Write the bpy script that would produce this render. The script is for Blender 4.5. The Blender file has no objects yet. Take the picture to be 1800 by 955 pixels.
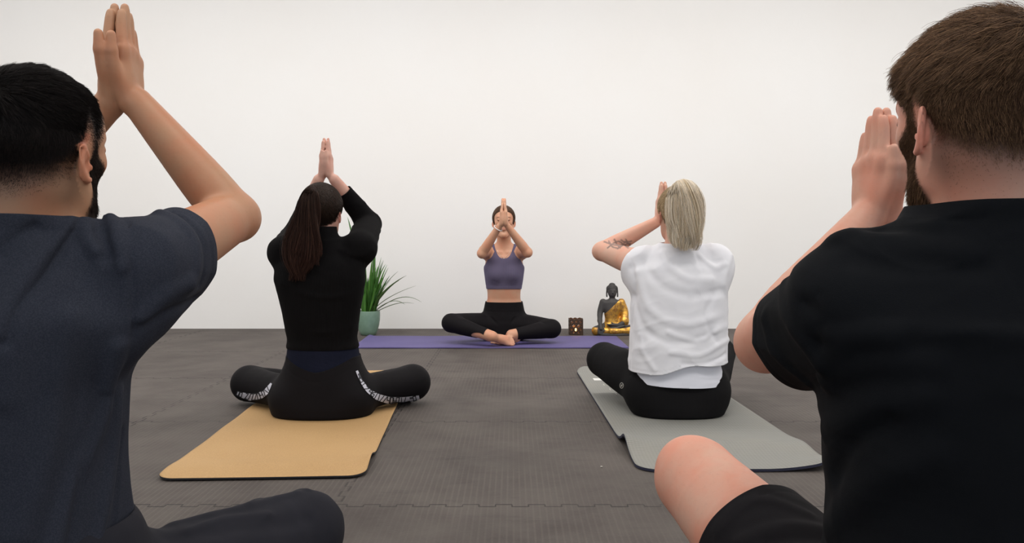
import bpy, math, random
import numpy as np
from concurrent.futures import ThreadPoolExecutor

# ------------------------------------------------------------------ camera, light, exposure
SC = bpy.context.scene
COL = SC.collection
CAM_H, FPX, HORIZON = 0.68, 1400.0, 425.0        # eye height in m, focal length in px, horizon row (1800x955)
cam_data = bpy.data.cameras.new('camera')
cam_data.sensor_fit = 'HORIZONTAL'
cam_data.sensor_width = 36.0
cam_data.lens = 36.0 * FPX / 1800.0
cam_data.shift_y = -(477.5 - HORIZON) / 1800.0
cam_data.clip_start = 0.02
cam = bpy.data.objects.new('camera', cam_data)
cam.location = (0, 0, CAM_H)
cam.rotation_euler = (math.radians(90), 0, 0)
COL.objects.link(cam)
SC.camera = cam
SC.view_settings.view_transform = 'Standard'
SC.view_settings.look = 'None'
SC.view_settings.gamma = 1.0
SC.view_settings.use_curve_mapping = False
SC.view_settings.exposure = 0.22

w = bpy.data.worlds.new('world'); SC.world = w
w.use_nodes = True
w.node_tree.nodes['Background'].inputs[0].default_value = (0.9, 0.95, 1.0, 1)
w.node_tree.nodes['Background'].inputs[1].default_value = 0.3


def area_light(name, loc, rot, sx, sy, power, color):
    l = bpy.data.lights.new(name, 'AREA')
    l.shape = 'RECTANGLE'; l.size = sx; l.size_y = sy
    l.energy = power; l.color = color
    o = bpy.data.objects.new(name, l)
    o.location = loc; o.rotation_euler = rot
    COL.objects.link(o)
    return o


# ceiling light panels (warm white) and the window wall behind the camera (cool daylight)
area_light('ceiling_light_far', (0.0, 4.1, 2.96), (math.radians(22), 0, 0), 8.8, 1.0, 200, (1.0, 0.975, 0.94))
area_light('ceiling_light_near', (0.0, 1.1, 2.98), (0, 0, 0), 8.6, 0.9, 88, (1.0, 0.96, 0.90))
area_light('window_daylight', (0.4, -2.2, 1.5), (math.radians(90), 0, math.radians(0)), 7.5, 1.8, 52, (0.84, 0.92, 1.0))


def P(px, py, d):
    """pixel of the 1800x955 frame + distance along the view axis -> world point"""
    return np.array([(px - 900.0) * d / FPX, d, CAM_H - (py - HORIZON) * d / FPX])


V = lambda *a: np.array(a, dtype=float)


def nrm(v):
    v = np.asarray(v, float)
    return v / (np.linalg.norm(v) + 1e-12)


# ------------------------------------------------------------------ implicit surface engine
def smin(a, b, k):
    if k <= 0:
        return np.minimum(a, b)
    h = np.maximum(k - np.abs(a - b), 0.0) / k
    return np.minimum(a, b) - h * h * (k * 0.25)


class S:
    """ordered list of shapes blended into one surface"""
    def __init__(s):
        s.ops = []

    def add(s, fn, c, R, k=0.0, op='u'):
        s.ops.append((fn, np.asarray(c, float), float(R), k, op)); return s

    def cone(s, a, b, ra, rb, k=0.02, flat=None, op='u'):
        a = np.asarray(a, np.float32); b = np.asarray(b, np.float32)
        ab = b - a
        n = None
        if flat is not None:
            n = nrm(flat[0]).astype(np.float32); g = np.float32(1.0 / flat[1] - 1.0)
            ab = ab + n * (float(ab @ n) * g); mult = np.float32((flat[1] + 1) / 2)
        L2 = float(ab @ ab) + 1e-12

        def fn(Q):
            q = Q - a
            if n is not None:
                q = q + (q @ n)[:, None] * (n * g)
            t = np.clip((q @ ab) / L2, 0, 1)
            q = q - t[:, None] * ab
            d = np.sqrt(np.einsum('ij,ij->i', q, q)) - (ra + (rb - ra) * t)
            return d * mult if n is not None else d
        return s.add(fn, (a + b) / 2, np.linalg.norm(b - a) / 2 + max(ra, rb), k, op)

    def chain(s, pts, rs, k=0.02, kk=None, flat=None, op='u'):
        sub = S()
        A = np.array([[*p, r] for p, r in zip(pts, rs)], float)
        if len(A) > 2:                                     # smooth run of short cones
            e = np.vstack([2 * A[0] - A[1], A, 2 * A[-1] - A[-2]]); out = []
            for i in range(1, len(e) - 2):
                for t in ((0, .33, .67) if len(A) < 5 else (0, .5)):
                    out.append(.5 * (2 * e[i] + (e[i + 1] - e[i - 1]) * t + (2 * e[i - 1] - 5 * e[i] + 4 * e[i + 1] - e[i + 2]) * t * t + (3 * e[i] - e[i - 1] - 3 * e[i + 1] + e[i + 2]) * t ** 3))
            A = np.array(out + [e[-2]])
        for a, b in zip(A[:-1], A[1:]):
            sub.cone(a[:3], b[:3], a[3], b[3], 0, flat)
        return s.sub(sub, k, op)

    def ell(s, c, r, k=0.02, R=None, op='u'):
        c = np.asarray(c, np.float32); r = np.asarray(r, np.float32)
        M = None if R is None else np.asarray(R, np.float32)      # rows = local axes

        def fn(Q):
            q = Q - c
            if M is not None:
                q = q @ M.T
            u = q / r
            k0 = np.sqrt(np.einsum('ij,ij->i', u, u))
            u = u / r
            k1 = np.sqrt(np.einsum('ij,ij->i', u, u)) + 1e-9
            return np.where(k0 < 0.05, -r.min(), k0 * (k0 - 1) / k1)
        return s.add(fn, c, r.max(), k, op)

    def loft(s, secs, yaw=0.0, n=2.3, k=0.03, cap=0.03, smooth=9, op='u'):
        """secs: (z, cx, cy, rx, ry) rows"""
        A = np.array(sorted(secs), float)
        zz = np.linspace(A[0, 0], A[-1, 0], 256)
        T = np.stack([np.interp(zz, A[:, 0], A[:, i]) for i in range(1, 5)], 1)
        ker = np.hanning(smooth * 2 + 1); ker /= ker.sum()
        T = np.stack([np.convolve(np.pad(T[:, i], smooth, mode='edge'), ker, 'valid') for i in range(4)], 1)
        z0, z1 = A[0, 0], A[-1, 0]
        cs, sn = np.float32(math.cos(yaw)), np.float32(math.sin(yaw))

        def fn(Q):
            z = Q[:, 2]
            cx, cy, rx, ry = [np.interp(z, zz, T[:, i]).astype(np.float32) for i in range(4)]
            x = Q[:, 0] - cx; y = Q[:, 1] - cy
            u = (cs * x + sn * y) / rx; v = (-sn * x + cs * y) / ry
            kn = (np.abs(u) ** n + np.abs(v) ** n) ** (1.0 / n)
            k2 = np.sqrt(u * u + v * v)
            k1 = np.sqrt((u / rx) ** 2 + (v / ry) ** 2) + 1e-6
            d = np.where(k2 < 0.1, -np.minimum(rx, ry) * (1 - kn), (kn - 1) * k2 / k1)
            dz = np.maximum(z - z1, z0 - z)
            return -smin(-d, -dz, cap)
        c = [A[:, 1].mean(), A[:, 2].mean(), (z0 + z1) / 2]
        return s.add(fn, c, math.hypot((z1 - z0) / 2, A[:, 3:].max() + 0.1), k, op)

    def sub(s, o, k=0.02, op='u'):
        C = np.array([q[1] for q in o.ops if q[4] == 'u']); Rr = np.array([q[2] for q in o.ops if q[4] == 'u'])
        c = (C.min(0) + C.max(0)) / 2
        R = (np.linalg.norm(C - c, axis=1) + Rr).max()
        return s.add(o, c, R, k, op)

    def fold(s, pts, w_, amp):
        """raised (amp>0) or sunk (amp<0) crease along a polyline"""
        pts = np.array(pts, float)
        if len(pts) > 2:                                   # round the corners
            e = np.vstack([2 * pts[0] - pts[1], pts, 2 * pts[-1] - pts[-2]])
            out = []
            for i in range(1, len(e) - 2):
                for t in (0, .33, .67):
                    out.append(.5 * (2 * e[i] + (e[i + 1] - e[i - 1]) * t + (2 * e[i - 1] - 5 * e[i] + 4 * e[i + 1] - e[i + 2]) * t * t + (3 * e[i] - e[i - 1] - 3 * e[i + 1] + e[i + 2]) * t ** 3))
            pts = out + [pts[-1]]
        pts = [np.asarray(p, np.float32) for p in pts]

        def fn(Q):
            best = None
            for a, b in zip(pts[:-1], pts[1:]):
                ab = b - a
                q = Q - a
                t = np.clip((q @ ab) / (float(ab @ ab) + 1e-12), 0, 1)
                q = q - t[:, None] * ab
                d2 = np.einsum('ij,ij->i', q, q)
                best = d2 if best is None else np.minimum(best, d2)
            return -amp * np.exp(-best / (w_ * w_))
        A = np.array(pts); c = (A.min(0) + A.max(0)) / 2
        return s.add(fn, c, np.linalg.norm(A - c, axis=1).max() + 2.5 * w_, 0, 'd')

    def floor(s, z, k=.012):
        return s.add(lambda Q: (z - Q[:, 2]).astype(np.float32), (0, 0, 0), 1e9, k, 'i')

    def offset(s, o):
        return s.add(lambda Q: np.float32(-o), (0, 0, 0), 1e9, 0, 'd')

    def __call__(s, Q):
        lo = Q.min(0); hi = Q.max(0)
        cc = (lo + hi) / 2; rr = float(np.linalg.norm(hi - lo)) / 2
        pk = getattr(s, '_pk', None)
        if pk is None or pk[0] != len(s.ops):
            pk = s._pk = (len(s.ops), np.array([o[1] for o in s.ops]), np.array([o[2] for o in s.ops]),
                          np.array([.09 + o[3] if o[4] != 'd' else 0.0 for o in s.ops]), np.array([o[4] == 'u' for o in s.ops]))
        _, C, R, lim, isu = pk
        q = C - cc
        lb = np.sqrt(np.einsum('ij,ij->i', q, q)) - R - rr
        skip = (lb > lim) & (R < 1e8)
        far = lb[skip & isu]
        d = np.full(len(Q), min(.5, float(far.min())) if len(far) else .5, np.float32)
        for i in np.flatnonzero(~skip):
            fn, c, R_, k, op = s.ops[i]
            if op == 'd':
                d = d + fn(Q)
                continue
            e = fn(Q)
            if op == 'u':
                d = smin(d, e, k)
            elif op == 's':
                d = -smin(-d, e, k)
            elif op == 'i':
                d = -smin(-d, -e, k)
        return d.astype(np.float32)


EXEC = ThreadPoolExecutor(4)


def mesh_sdf(f, lo, hi, h, newton=1):
    lo = np.asarray(lo, float); hi = np.asarray(hi, float)
    B = 8
    nb = np.ceil((hi - lo) / (h * B)).astype(int)
    g = np.stack(np.meshgrid(*[np.arange(n) for n in nb], indexing='ij'), -1).reshape(-1, 3)
    cen = (lo + (g + 0.5) * h * B).astype(np.float32)
    order = np.lexsort((g[:, 2] // 4, g[:, 1] // 4, g[:, 0] // 4))
    g = g[order]; cen = cen[order]
    step = 256
    dv = np.concatenate(list(EXEC.map(lambda i: f(cen[i:i + step]), range(0, len(cen), step))))
    keep = np.abs(dv) < h * B * 0.87 * 1.6 + 0.004
    g = g[keep]
    off = np.stack(np.meshgrid(*[np.arange(B + 1)] * 3, indexing='ij'), -1).reshape(-1, 3)
    N = nb * B + 2
    stp = 24

    cubes = [(a, b, c) for a in (0, 1) for b in (0, 1) for c in (0, 1)]
    edges = [(i, j) for i in range(8) for j in range(i + 1, 8) if bin(i ^ j).count('1') == 1]

    def work(i0):
        gb = g[i0:i0 + stp]
        idx = gb[:, None, :] * B + off[None]
        pts = (lo + idx.reshape(-1, 3) * h).astype(np.float32)
        d = f(pts).reshape(len(gb), B + 1, B + 1, B + 1)
        cor = np.stack([d[:, a:a + B, b:b + B, c:c + B] for a, b, c in cubes], -1)
        sg = cor < 0
        act = sg.any(-1) & ~sg.all(-1)
        w_ = np.argwhere(act)
        if not len(w_):
            return None
        cv = cor[act]
        s_ = sg[act]
        acc = np.zeros((len(w_), 3)); cnt = np.zeros(len(w_))
        for i, j in edges:
            m = s_[:, i] != s_[:, j]
            t = np.where(m, cv[:, i] / (cv[:, i] - cv[:, j] + 1e-20), 0)
            pi = np.array(cubes[i]); pj = np.array(cubes[j])
            acc += np.where(m[:, None], pi + t[:, None] * (pj - pi), 0); cnt += m
        cell = gb[w_[:, 0]] * B + w_[:, 1:]
        vp = lo + (cell + acc / cnt[:, None]) * h
        return cell, vp, s_
    res = [r for r in EXEC.map(work, range(0, len(g), stp)) if r is not None]
    cell = np.concatenate([r[0] for r in res]); vp = np.concatenate([r[1] for r in res]); sg = np.concatenate([r[2] for r in res])
    key = (cell[:, 0].astype(np.int64) * N[1] + cell[:, 1]) * N[2] + cell[:, 2]
    so = np.argsort(key); skey = key[so]
    st = np.array([N[1] * N[2], N[2], 1], np.int64)
    quads = []
    c0 = sg[:, 0]
    for ax, far in ((0, 4), (1, 2), (2, 1)):
        m = c0 != sg[:, far]
        b, c = [(1, 2), (2, 0), (0, 1)][ax]
        kk = key[m]; fl = c0[m]
        q = []
        ok = np.ones(len(kk), bool)
        for o in (0, st[b], st[b] + st[c], st[c]):
            t = kk - o
            ix = np.clip(np.searchsorted(skey, t), 0, len(skey) - 1)
            ok &= skey[ix] == t
            q.append(so[ix])
        q = np.stack(q, 1)[ok]; fl = fl[ok]
        q[~fl] = q[~fl][:, ::-1]
        quads.append(q)
    F = np.concatenate(quads)
    vp = vp.astype(np.float32)
    for _ in range(newton):
        n, d = grad(f, vp, h * 0.5)
        vp = vp - n * np.clip(d, -h, h)[:, None]
    return vp, F


def grad(f, Q, e):
    Q = Q.astype(np.float32)
    stp = 3000
    T = np.array([[1, -1, -1], [-1, -1, 1], [-1, 1, -1], [1, 1, 1]], np.float32)

    def work(i):
        q = Q[i:i + stp]
        vals = [f(q + t * np.float32(e)) for t in T]
        gg = sum(t[None] * v[:, None] for t, v in zip(T, vals)) / (4 * e)
        L = np.linalg.norm(gg, axis=1, keepdims=True) + 1e-9
        return gg / L, sum(vals) / 4 / np.maximum(L[:, 0], 0.3)
    r = list(EXEC.map(work, range(0, len(Q), stp)))
    return np.concatenate([a for a, b in r]), np.concatenate([b for a, b in r])


def clip_mesh(vp, F, cut):
    """cut the surface cleanly along cut=0 and keep the side where cut<0"""
    c = cut(vp).astype(np.float64)
    c[np.abs(c) < 1e-7] = -1e-7
    ins = c < 0
    cnt = ins[F].sum(1)
    whole = F[cnt == 4]
    B = F[(cnt > 0) & (cnt < 4)]
    T = np.concatenate([whole[:, [0, 1, 2]], whole[:, [0, 2, 3]], B[:, [0, 1, 2]], B[:, [0, 2, 3]]])
    n = ins[T].sum(1)
    out = [T[n == 3]]
    part = T[(n == 1) | (n == 2)]
    # rotate so that the odd vertex comes first
    m = ins[part]; one = m.sum(1) == 1
    odd = np.where(one, m.argmax(1), (~m).argmax(1))
    r = (odd[:, None] + np.arange(3)) % 3
    part = np.take_along_axis(part, r, 1)
    e = np.concatenate([part[:, [0, 1]], part[:, [0, 2]]])
    key = np.sort(e, 1)
    uk, inv = np.unique(key, axis=0, return_inverse=True)
    inv = inv.reshape(-1)
    t = c[uk[:, 0]] / (c[uk[:, 0]] - c[uk[:, 1]])
    nv = vp[uk[:, 0]] + t[:, None] * (vp[uk[:, 1]] - vp[uk[:, 0]])
    p = inv[:len(part)] + len(vp); q = inv[len(part):] + len(vp)
    a = part[one]; out.append(np.stack([a[:, 0], p[one], q[one]], 1))
    b = part[~one]; pb, qb = p[~one], q[~one]
    out.append(np.stack([pb, b[:, 1], b[:, 2]], 1)); out.append(np.stack([pb, b[:, 2], qb], 1))
    F = np.concatenate(out)
    vp = np.concatenate([vp, nv.astype(np.float32)])
    used = np.unique(F)
    re = -np.ones(len(vp), int); re[used] = np.arange(len(used))
    return vp[used], re[F]


def biggest_piece(vp, F):
    lab = np.arange(len(vp))
    while True:
        m = lab[F].min(1)
        new = lab.copy()
        for j in range(F.shape[1]):
            np.minimum.at(new, F[:, j], m)
        new = new[new]
        if (new == lab).all():
            break
        lab = new
    fl = lab[F[:, 0]]
    u, c = np.unique(fl, return_counts=True)
    F = F[fl == u[c.argmax()]]
    used = np.unique(F)
    re = -np.ones(len(vp), int); re[used] = np.arange(len(used))
    return vp[used], re[F]


def vnoise(Q, seed=0):
    """smooth lattice noise in -1..1"""
    i = np.floor(Q).astype(np.int64); f = Q - i
    f = f * f * (3 - 2 * f)
    r = 0
    for a in (0, 1):
        for b in (0, 1):
            for c in (0, 1):
                h = ((i[:, 0] + a) * 374761393 + (i[:, 1] + b) * 668265263 + (i[:, 2] + c) * 2147483647 + seed * 97531) & 0xffffffff
                h = ((h ^ (h >> 13)) * 1274126177) & 0xffffffff
                h = (h ^ (h >> 16)) & 0xffff
                w_ = (f[:, 0] if a else 1 - f[:, 0]) * (f[:, 1] if b else 1 - f[:, 1]) * (f[:, 2] if c else 1 - f[:, 2])
                r = r + w_ * (h / 32767.5 - 1)
    return r


def wrinkles(freqs, amp, seed=0, R=None):
    """cloth wrinkle height: ridged noise stretched along one axis (freqs per metre on x, y, z), warped"""
    fr = np.array(freqs, float)

    def fn(vp):
        q = vp.astype(float) if R is None else vp.astype(float) @ np.asarray(R).T
        wq = q + .03 * np.stack([vnoise(q * 9, seed + k) for k in range(3)], 1)
        a = vnoise(wq * fr, seed + 5); b = vnoise(wq * fr * 2.1 + 7, seed + 6)
        return amp * ((1 - np.abs(a) * 2) * .8 + (.5 - np.abs(b)) * .45 + .5 * vnoise(q * 7, seed + 8))
    return fn


def link(name, me, parent=None, mat=None, loc=None):
    o = bpy.data.objects.new(name, me)
    COL.objects.link(o)
    if parent is not None:
        o.parent = parent
    if mat is not None:
        me.materials.append(mat)
    if loc is not None:
        o.location = loc
    return o


def np_mesh(name, vp, F, smooth=True, base=None):
    me = bpy.data.meshes.new(name)
    vp = np.asarray(vp, np.float32)
    if base is not None:
        vp = vp - np.asarray(base, np.float32)
    F = np.asarray(F)
    n = F.shape[1]
    me.vertices.add(len(vp)); me.vertices.foreach_set('co', vp.ravel())
    me.loops.add(F.size); me.loops.foreach_set('vertex_index', F.ravel().astype(np.int32))
    me.polygons.add(len(F))
    me.polygons.foreach_set('loop_start', np.arange(0, F.size, n, dtype=np.int32))
    me.polygons.foreach_set('loop_total', np.full(len(F), n, np.int32))
    me.polygons.foreach_set('use_smooth', np.full(len(F), smooth))
    me.update(); me.validate()
    return me


def set_tint(me, colors, name='tint'):
    ca = me.color_attributes.new(name, 'FLOAT_COLOR', 'POINT')
    a = np.ones((len(me.vertices), 4), np.float32); a[:, :3] = colors
    ca.data.foreach_set('color', a.ravel())


def sdf_obj(name, f, lo, hi, h, mat, parent=None, base=None, cut=None, thick=0.0, tint=None, newton=1, disp=None, whole=True):
    vp, F = mesh_sdf(f, lo, hi, h, newton)
    if cut is not None:
        vp, F = clip_mesh(vp, F, cut)
        if whole:
            vp, F = biggest_piece(vp, F)
    if disp is not None:
        nn, _ = grad(f, vp, h)
        vp = (vp + nn * disp(vp)[:, None]).astype(np.float32)
    me = np_mesh(name, vp, F, base=base)
    if tint is not None:
        set_tint(me, tint(vp))
    o = link(name, me, parent, mat)
    if thick:
        m = o.modifiers.new('thickness', 'SOLIDIFY'); m.thickness = thick; m.offset = -1; m.use_rim = True
    if parent is None and base is not None:
        o.location = base
    return o


def srgb(*c):
    c = np.array(c, float) / 255.0
    return np.where(c <= 0.04045, c / 12.92, ((c + 0.055) / 1.055) ** 2.4)


# ------------------------------------------------------------------ materials
class NT:
    def __init__(s, name):
        s.m = bpy.data.materials.new(name); s.m.use_nodes = True
        s.t = s.m.node_tree; s.b = s.t.nodes['Principled BSDF']

    def n(s, typ, **kw):
        nd = s.t.nodes.new(typ)
        for k, v in kw.items():
            setattr(nd, k, v)
        return nd

    def l(s, a, b):
        s.t.links.new(a, b)

    def set(s, **kw):
        for k, v in kw.items():
            i = s.b.inputs[k.replace('_', ' ')]
            i.default_value = v if not isinstance(v, (tuple, list, np.ndarray)) else ((*v, 1) if len(v) == 3 and i.type == 'RGBA' else v)

    def math(s, op, a, b=None, c=None):
        nd = s.n('ShaderNodeMath', operation=op)
        for i, v in enumerate((a, b, c)):
            if v is None:
                continue
            if isinstance(v, (int, float)):
                nd.inputs[i].default_value = v
            else:
                s.l(v, nd.inputs[i])
        return nd.outputs[0]

    def noise(s, scale, detail=3, rough=0.5, vec=None):
        nd = s.n('ShaderNodeTexNoise'); nd.inputs['Scale'].default_value = scale
        nd.inputs['Detail'].default_value = detail; nd.inputs['Roughness'].default_value = rough
        s.l(vec if vec is not None else s.obj(), nd.inputs['Vector'])
        return nd.outputs[0]

    def obj(s):
        if not hasattr(s, '_tc'):
            s._tc = s.n('ShaderNodeTexCoord')
        return s._tc.outputs['Object']

    def mix(s, fac, a, b, mode='MIX'):
        nd = s.n('ShaderNodeMix', data_type='RGBA', blend_type=mode)
        for i, v in ((0, fac), (6, a), (7, b)):
            if isinstance(v, (int, float)):
                nd.inputs[i].default_value = v
            elif isinstance(v, (tuple, list, np.ndarray)):
                nd.inputs[i].default_value = (*v, 1) if len(v) == 3 else v
            else:
                s.l(v, nd.inputs[i])
        return nd.outputs[2]

    def ramp(s, x, lo, hi):
        nd = s.n('ShaderNodeMapRange'); s.l(x, nd.inputs[0])
        nd.inputs[1].default_value = lo; nd.inputs[2].default_value = hi
        return nd.outputs[0]

    def bump(s, h, strength=0.3, dist=0.002):
        nd = s.n('ShaderNodeBump'); nd.inputs['Strength'].default_value = strength
        nd.inputs['Distance'].default_value = dist
        s.l(h, nd.inputs['Height']); s.l(nd.outputs[0], s.b.inputs['Normal'])


def skin_mat(name, col, blotch, rough=0.5):
    m = NT(name)
    at = m.n('ShaderNodeAttribute'); at.attribute_name = 'tint'
    f = m.ramp(m.noise(14, 4), 0.35, 0.7)
    c = m.mix(f, tuple(col), tuple(blotch))
    f2 = m.ramp(m.noise(170, 2), 0.55, 0.75)
    c = m.mix(m.math('MULTIPLY', f2, 0.12), c, tuple(np.array(col) * 0.6))
    c = m.mix(1.0, c, at.outputs['Color'], 'MULTIPLY')
    m.l(c, m.b.inputs['Base Color'])
    m.set(Roughness=rough, Subsurface_Weight=0.12, Subsurface_Scale=0.01)
    m.b.inputs['Subsurface Radius'].default_value = (1.0, 0.35, 0.2)
    m.b.inputs['Specular IOR Level'].default_value = 0.35
    m.bump(m.noise(420, 3), 0.12, 0.0006)
    return m.m


def cloth_mat(name, col, col2=None, weave=900, sheen=0.3, rough=0.9, wr=0.0, wrs=18, rib=None, spec=0.2, heather=0.0):
    m = NT(name)
    f = m.ramp(m.noise(9, 4), 0.3, 0.7)
    c = m.mix(f, tuple(col), tuple(col2 if col2 is not None else np.array(col) * 0.85))
    if heather:
        hf = m.ramp(m.noise(520, 2, 0.7), 0.42, 0.62)
        c = m.mix(m.math('MULTIPLY', hf, heather), c, tuple(np.minimum(np.array(col) * 2.6 + 0.02, 1)))
    m.l(c, m.b.inputs['Base Color'])
    h = m.math('MULTIPLY', m.noise(weave, 2), 0.25)
    if wr:
        h = m.math('ADD', h, m.math('MULTIPLY', m.noise(wrs, 3, 0.45), wr))
    if rib:
        wv = m.n('ShaderNodeTexWave', wave_type='BANDS', bands_direction=rib[0]); wv.inputs['Scale'].default_value = rib[1]
        m.l(m.obj(), wv.inputs['Vector'])
        h = m.math('ADD', h, m.math('MULTIPLY', wv.outputs['Fac'], rib[2]))
    m.bump(h, 0.6, 0.0015)
    m.set(Roughness=rough, Sheen_Weight=sheen, Sheen_Roughness=0.4)
    m.b.inputs['Specular IOR Level'].default_value = spec
    m.b.inputs['Sheen Tint'].default_value = (*np.minimum(np.array(col) * 2 + 0.05, 1), 1)
    return m.m


def hair_mat(name, rough=0.45, spec=0.4):
    m = NT(name)
    at = m.n('ShaderNodeAttribute'); at.attribute_name = 'tint'
    m.l(at.outputs['Color'], m.b.inputs['Base Color'])
    m.set(Roughness=rough)
    m.b.inputs['Specular IOR Level'].default_value = spec
    return m.m


def tag(o, label=None, cat=None, group=None, kind=None):
    if label: o['label'] = label
    if cat: o['category'] = cat
    if group: o['group'] = group
    if kind: o['kind'] = kind
    return o

# ------------------------------------------------------------------ generic mesh builders
def box_mesh(name, lo, hi, base=None):
    lo = np.asarray(lo, float); hi = np.asarray(hi, float)
    v = np.array([[x, y, z] for x in (lo[0], hi[0]) for y in (lo[1], hi[1]) for z in (lo[2], hi[2])])
    f = [[0, 1, 3, 2], [4, 6, 7, 5], [0, 4, 5, 1], [2, 3, 7, 6], [0, 2, 6, 4], [1, 5, 7, 3]]
    return np_mesh(name, v, f, smooth=False, base=base)


def lathe_mesh(name, prof, n=64):
    """prof: list of (r, z)"""
    prof = np.array(prof, float); m = len(prof)
    a = np.linspace(0, 2 * np.pi, n, endpoint=False)
    v = np.stack([np.outer(np.cos(a), prof[:, 0]), np.outer(np.sin(a), prof[:, 0]), np.tile(prof[:, 1], (n, 1))], -1).reshape(-1, 3)
    F = []
    for i in range(n):
        j = (i + 1) % n
        for q in range(m - 1):
            F.append([i * m + q, j * m + q, j * m + q + 1, i * m + q + 1])
    return np_mesh(name, v, F)


def tubes(paths, radii, sides=3):
    """paths (N, K, 3), radii (N, K) -> verts, quads (numpy, one tube per path)"""
    Pp = np.asarray(paths, np.float32); N, K, _ = Pp.shape
    T = np.gradient(Pp, axis=1); T /= np.linalg.norm(T, axis=2, keepdims=True) + 1e-9
    ref = np.where(np.abs(T[..., 2:3]) > 0.85, np.array([1, 0, 0], np.float32), np.array([0, 0, 1], np.float32))
    A = np.cross(T, ref); A /= np.linalg.norm(A, axis=2, keepdims=True) + 1e-9
    Bv = np.cross(T, A)
    ang = np.arange(sides) * 2 * np.pi / sides
    R = np.asarray(radii, np.float32)[..., None, None]
    v = Pp[:, :, None] + R * (A[:, :, None] * np.cos(ang)[None, None, :, None] + Bv[:, :, None] * np.sin(ang)[None, None, :, None])
    idx = np.arange(N * K * sides).reshape(N, K, sides)
    a = idx[:, :-1]; b = idx[:, 1:]
    q = np.stack([a, np.roll(a, -1, 2), np.roll(b, -1, 2), b], -1).reshape(-1, 4)
    return v.reshape(-1, 3), q


def strands_obj(name, paths, r0, r1, colors, mat, parent, base, sides=3):
    N, K, _ = paths.shape
    t = np.linspace(0, 1, K)
    rad = np.tile(r0 + (r1 - r0) * t ** 1.5, (N, 1)) * (np.linalg.norm(np.diff(paths, axis=1), axis=2).sum(1) / .012).clip(.5, 1)[:, None]
    v, F = tubes(paths, rad, sides)
    me = np_mesh(name, v, F, base=base)
    set_tint(me, np.repeat(colors, K * sides, axis=0))
    return link(name, me, parent, mat)


# ------------------------------------------------------------------ the room
def structure(name, me, mat):
    o = link(name, me, None, mat); o['kind'] = 'structure'; return o


WALL_Y = 6.22
m = NT('white_wall_paint')
m.l(m.mix(m.ramp(m.noise(0.9, 3), 0.3, 0.7), (0.86, 0.845, 0.83), (0.875, 0.87, 0.865)), m.b.inputs['Base Color'])
m.set(Roughness=0.75)
m.bump(m.noise(60, 4), 0.15, 0.002)
M_WALL = m.m

# dark interlocking foam tiles with fine ribs
m = NT('ribbed_foam_tiles')
sep = m.n('ShaderNodeSeparateXYZ'); m.l(m.obj(), sep.inputs[0])
X, Y = sep.outputs[0], sep.outputs[1]
T = 0.957


def seam(u, u0, v):
    tooth = m.math('MULTIPLY', m.math('SIGN', m.math('SINE', m.math('MULTIPLY', v, 2 * math.pi / 0.085))), 0.0085)
    q = m.math('DIVIDE', m.math('ADD', m.math('SUBTRACT', u, u0), tooth), T)
    dd = m.math('MULTIPLY', m.math('ABSOLUTE', m.math('SUBTRACT', q, m.math('ROUND', q))), T)
    line = m.math('SUBTRACT', 1.0, m.ramp(dd, 0.0014, 0.0040))
    # cross cuts of the teeth
    q2 = m.math('DIVIDE', m.math('SUBTRACT', u, u0), T)
    d2 = m.math('MULTIPLY', m.math('ABSOLUTE', m.math('SUBTRACT', q2, m.math('ROUND', q2))), T)
    near = m.math('LESS_THAN', d2, 0.0085)
    s2 = m.math('ABSOLUTE', m.math('SINE', m.math('MULTIPLY', v, 2 * math.pi / 0.085)))
    cr = m.math('MULTIPLY', near, m.math('SUBTRACT', 1.0, m.ramp(s2, 0.04, 0.16)))
    return m.math('MAXIMUM', line, cr)


sx = seam(X, -0.455, Y)
sy = seam(Y, 2.05, X)
brk = m.ramp(m.noise(3.0, 3), 0.38, 0.55)
sm = m.math('MULTIPLY', m.math('MAXIMUM', sx, sy), m.math('ADD', 0.45, m.math('MULTIPLY', brk, 0.55)))
# ribs run along or across by tile
ct = m.n('ShaderNodeCombineXYZ')
m.l(m.math('FLOOR', m.math('DIVIDE', m.math('SUBTRACT', X, -0.455), T)), ct.inputs[0])
m.l(m.math('FLOOR', m.math('DIVIDE', m.math('SUBTRACT', Y, 2.05), T)), ct.inputs[1])
wn = m.n('ShaderNodeTexWhiteNoise'); m.l(ct.outputs[0], wn.inputs[0])
rib = m.math('SINE', m.math('MULTIPLY', X, 2 * math.pi / 0.0165))
ribn = m.ramp(rib, 0.25, 1.0)
patch = m.ramp(m.noise(2.3, 5, 0.6), 0.36, 0.66)
ribamt = m.math('ADD', 0.25, m.math('MULTIPLY', m.ramp(m.noise(1.7, 2), 0.38, 0.62), 0.75))
smud = m.ramp(m.noise(6.5, 6, 0.7), 0.40, 0.70)
c = m.mix(patch, (0.066, 0.054, 0.050), (0.104, 0.088, 0.080))
c = m.mix(m.math('MULTIPLY', smud, 0.40), c, (0.125, 0.112, 0.098))
st = m.n('ShaderNodeMapping'); st.inputs['Scale'].default_value = (3.0, 9.0, 1.0); m.l(m.obj(), st.inputs[0])
dk = m.ramp(m.noise(1.4, 6, 0.72, st.outputs[0]), 0.56, 0.72)
c = m.mix(m.math('MULTIPLY', dk, 0.50), c, (0.036, 0.030, 0.030))
c = m.mix(m.math('MULTIPLY', m.math('MULTIPLY', ribn, ribamt), 0.20), c, (0.19, 0.165, 0.145))
fleck = m.ramp(m.noise(330, 2), 0.66, 0.74)
c = m.mix(m.math('MULTIPLY', fleck, 0.25), c, (0.30, 0.28, 0.25))
c = m.mix(m.math('MULTIPLY', sm, 0.9), c, (0.02, 0.018, 0.018))
m.l(c, m.b.inputs['Base Color'])
m.set(Roughness=0.72)
m.b.inputs['Specular IOR Level'].default_value = 0.3
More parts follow.
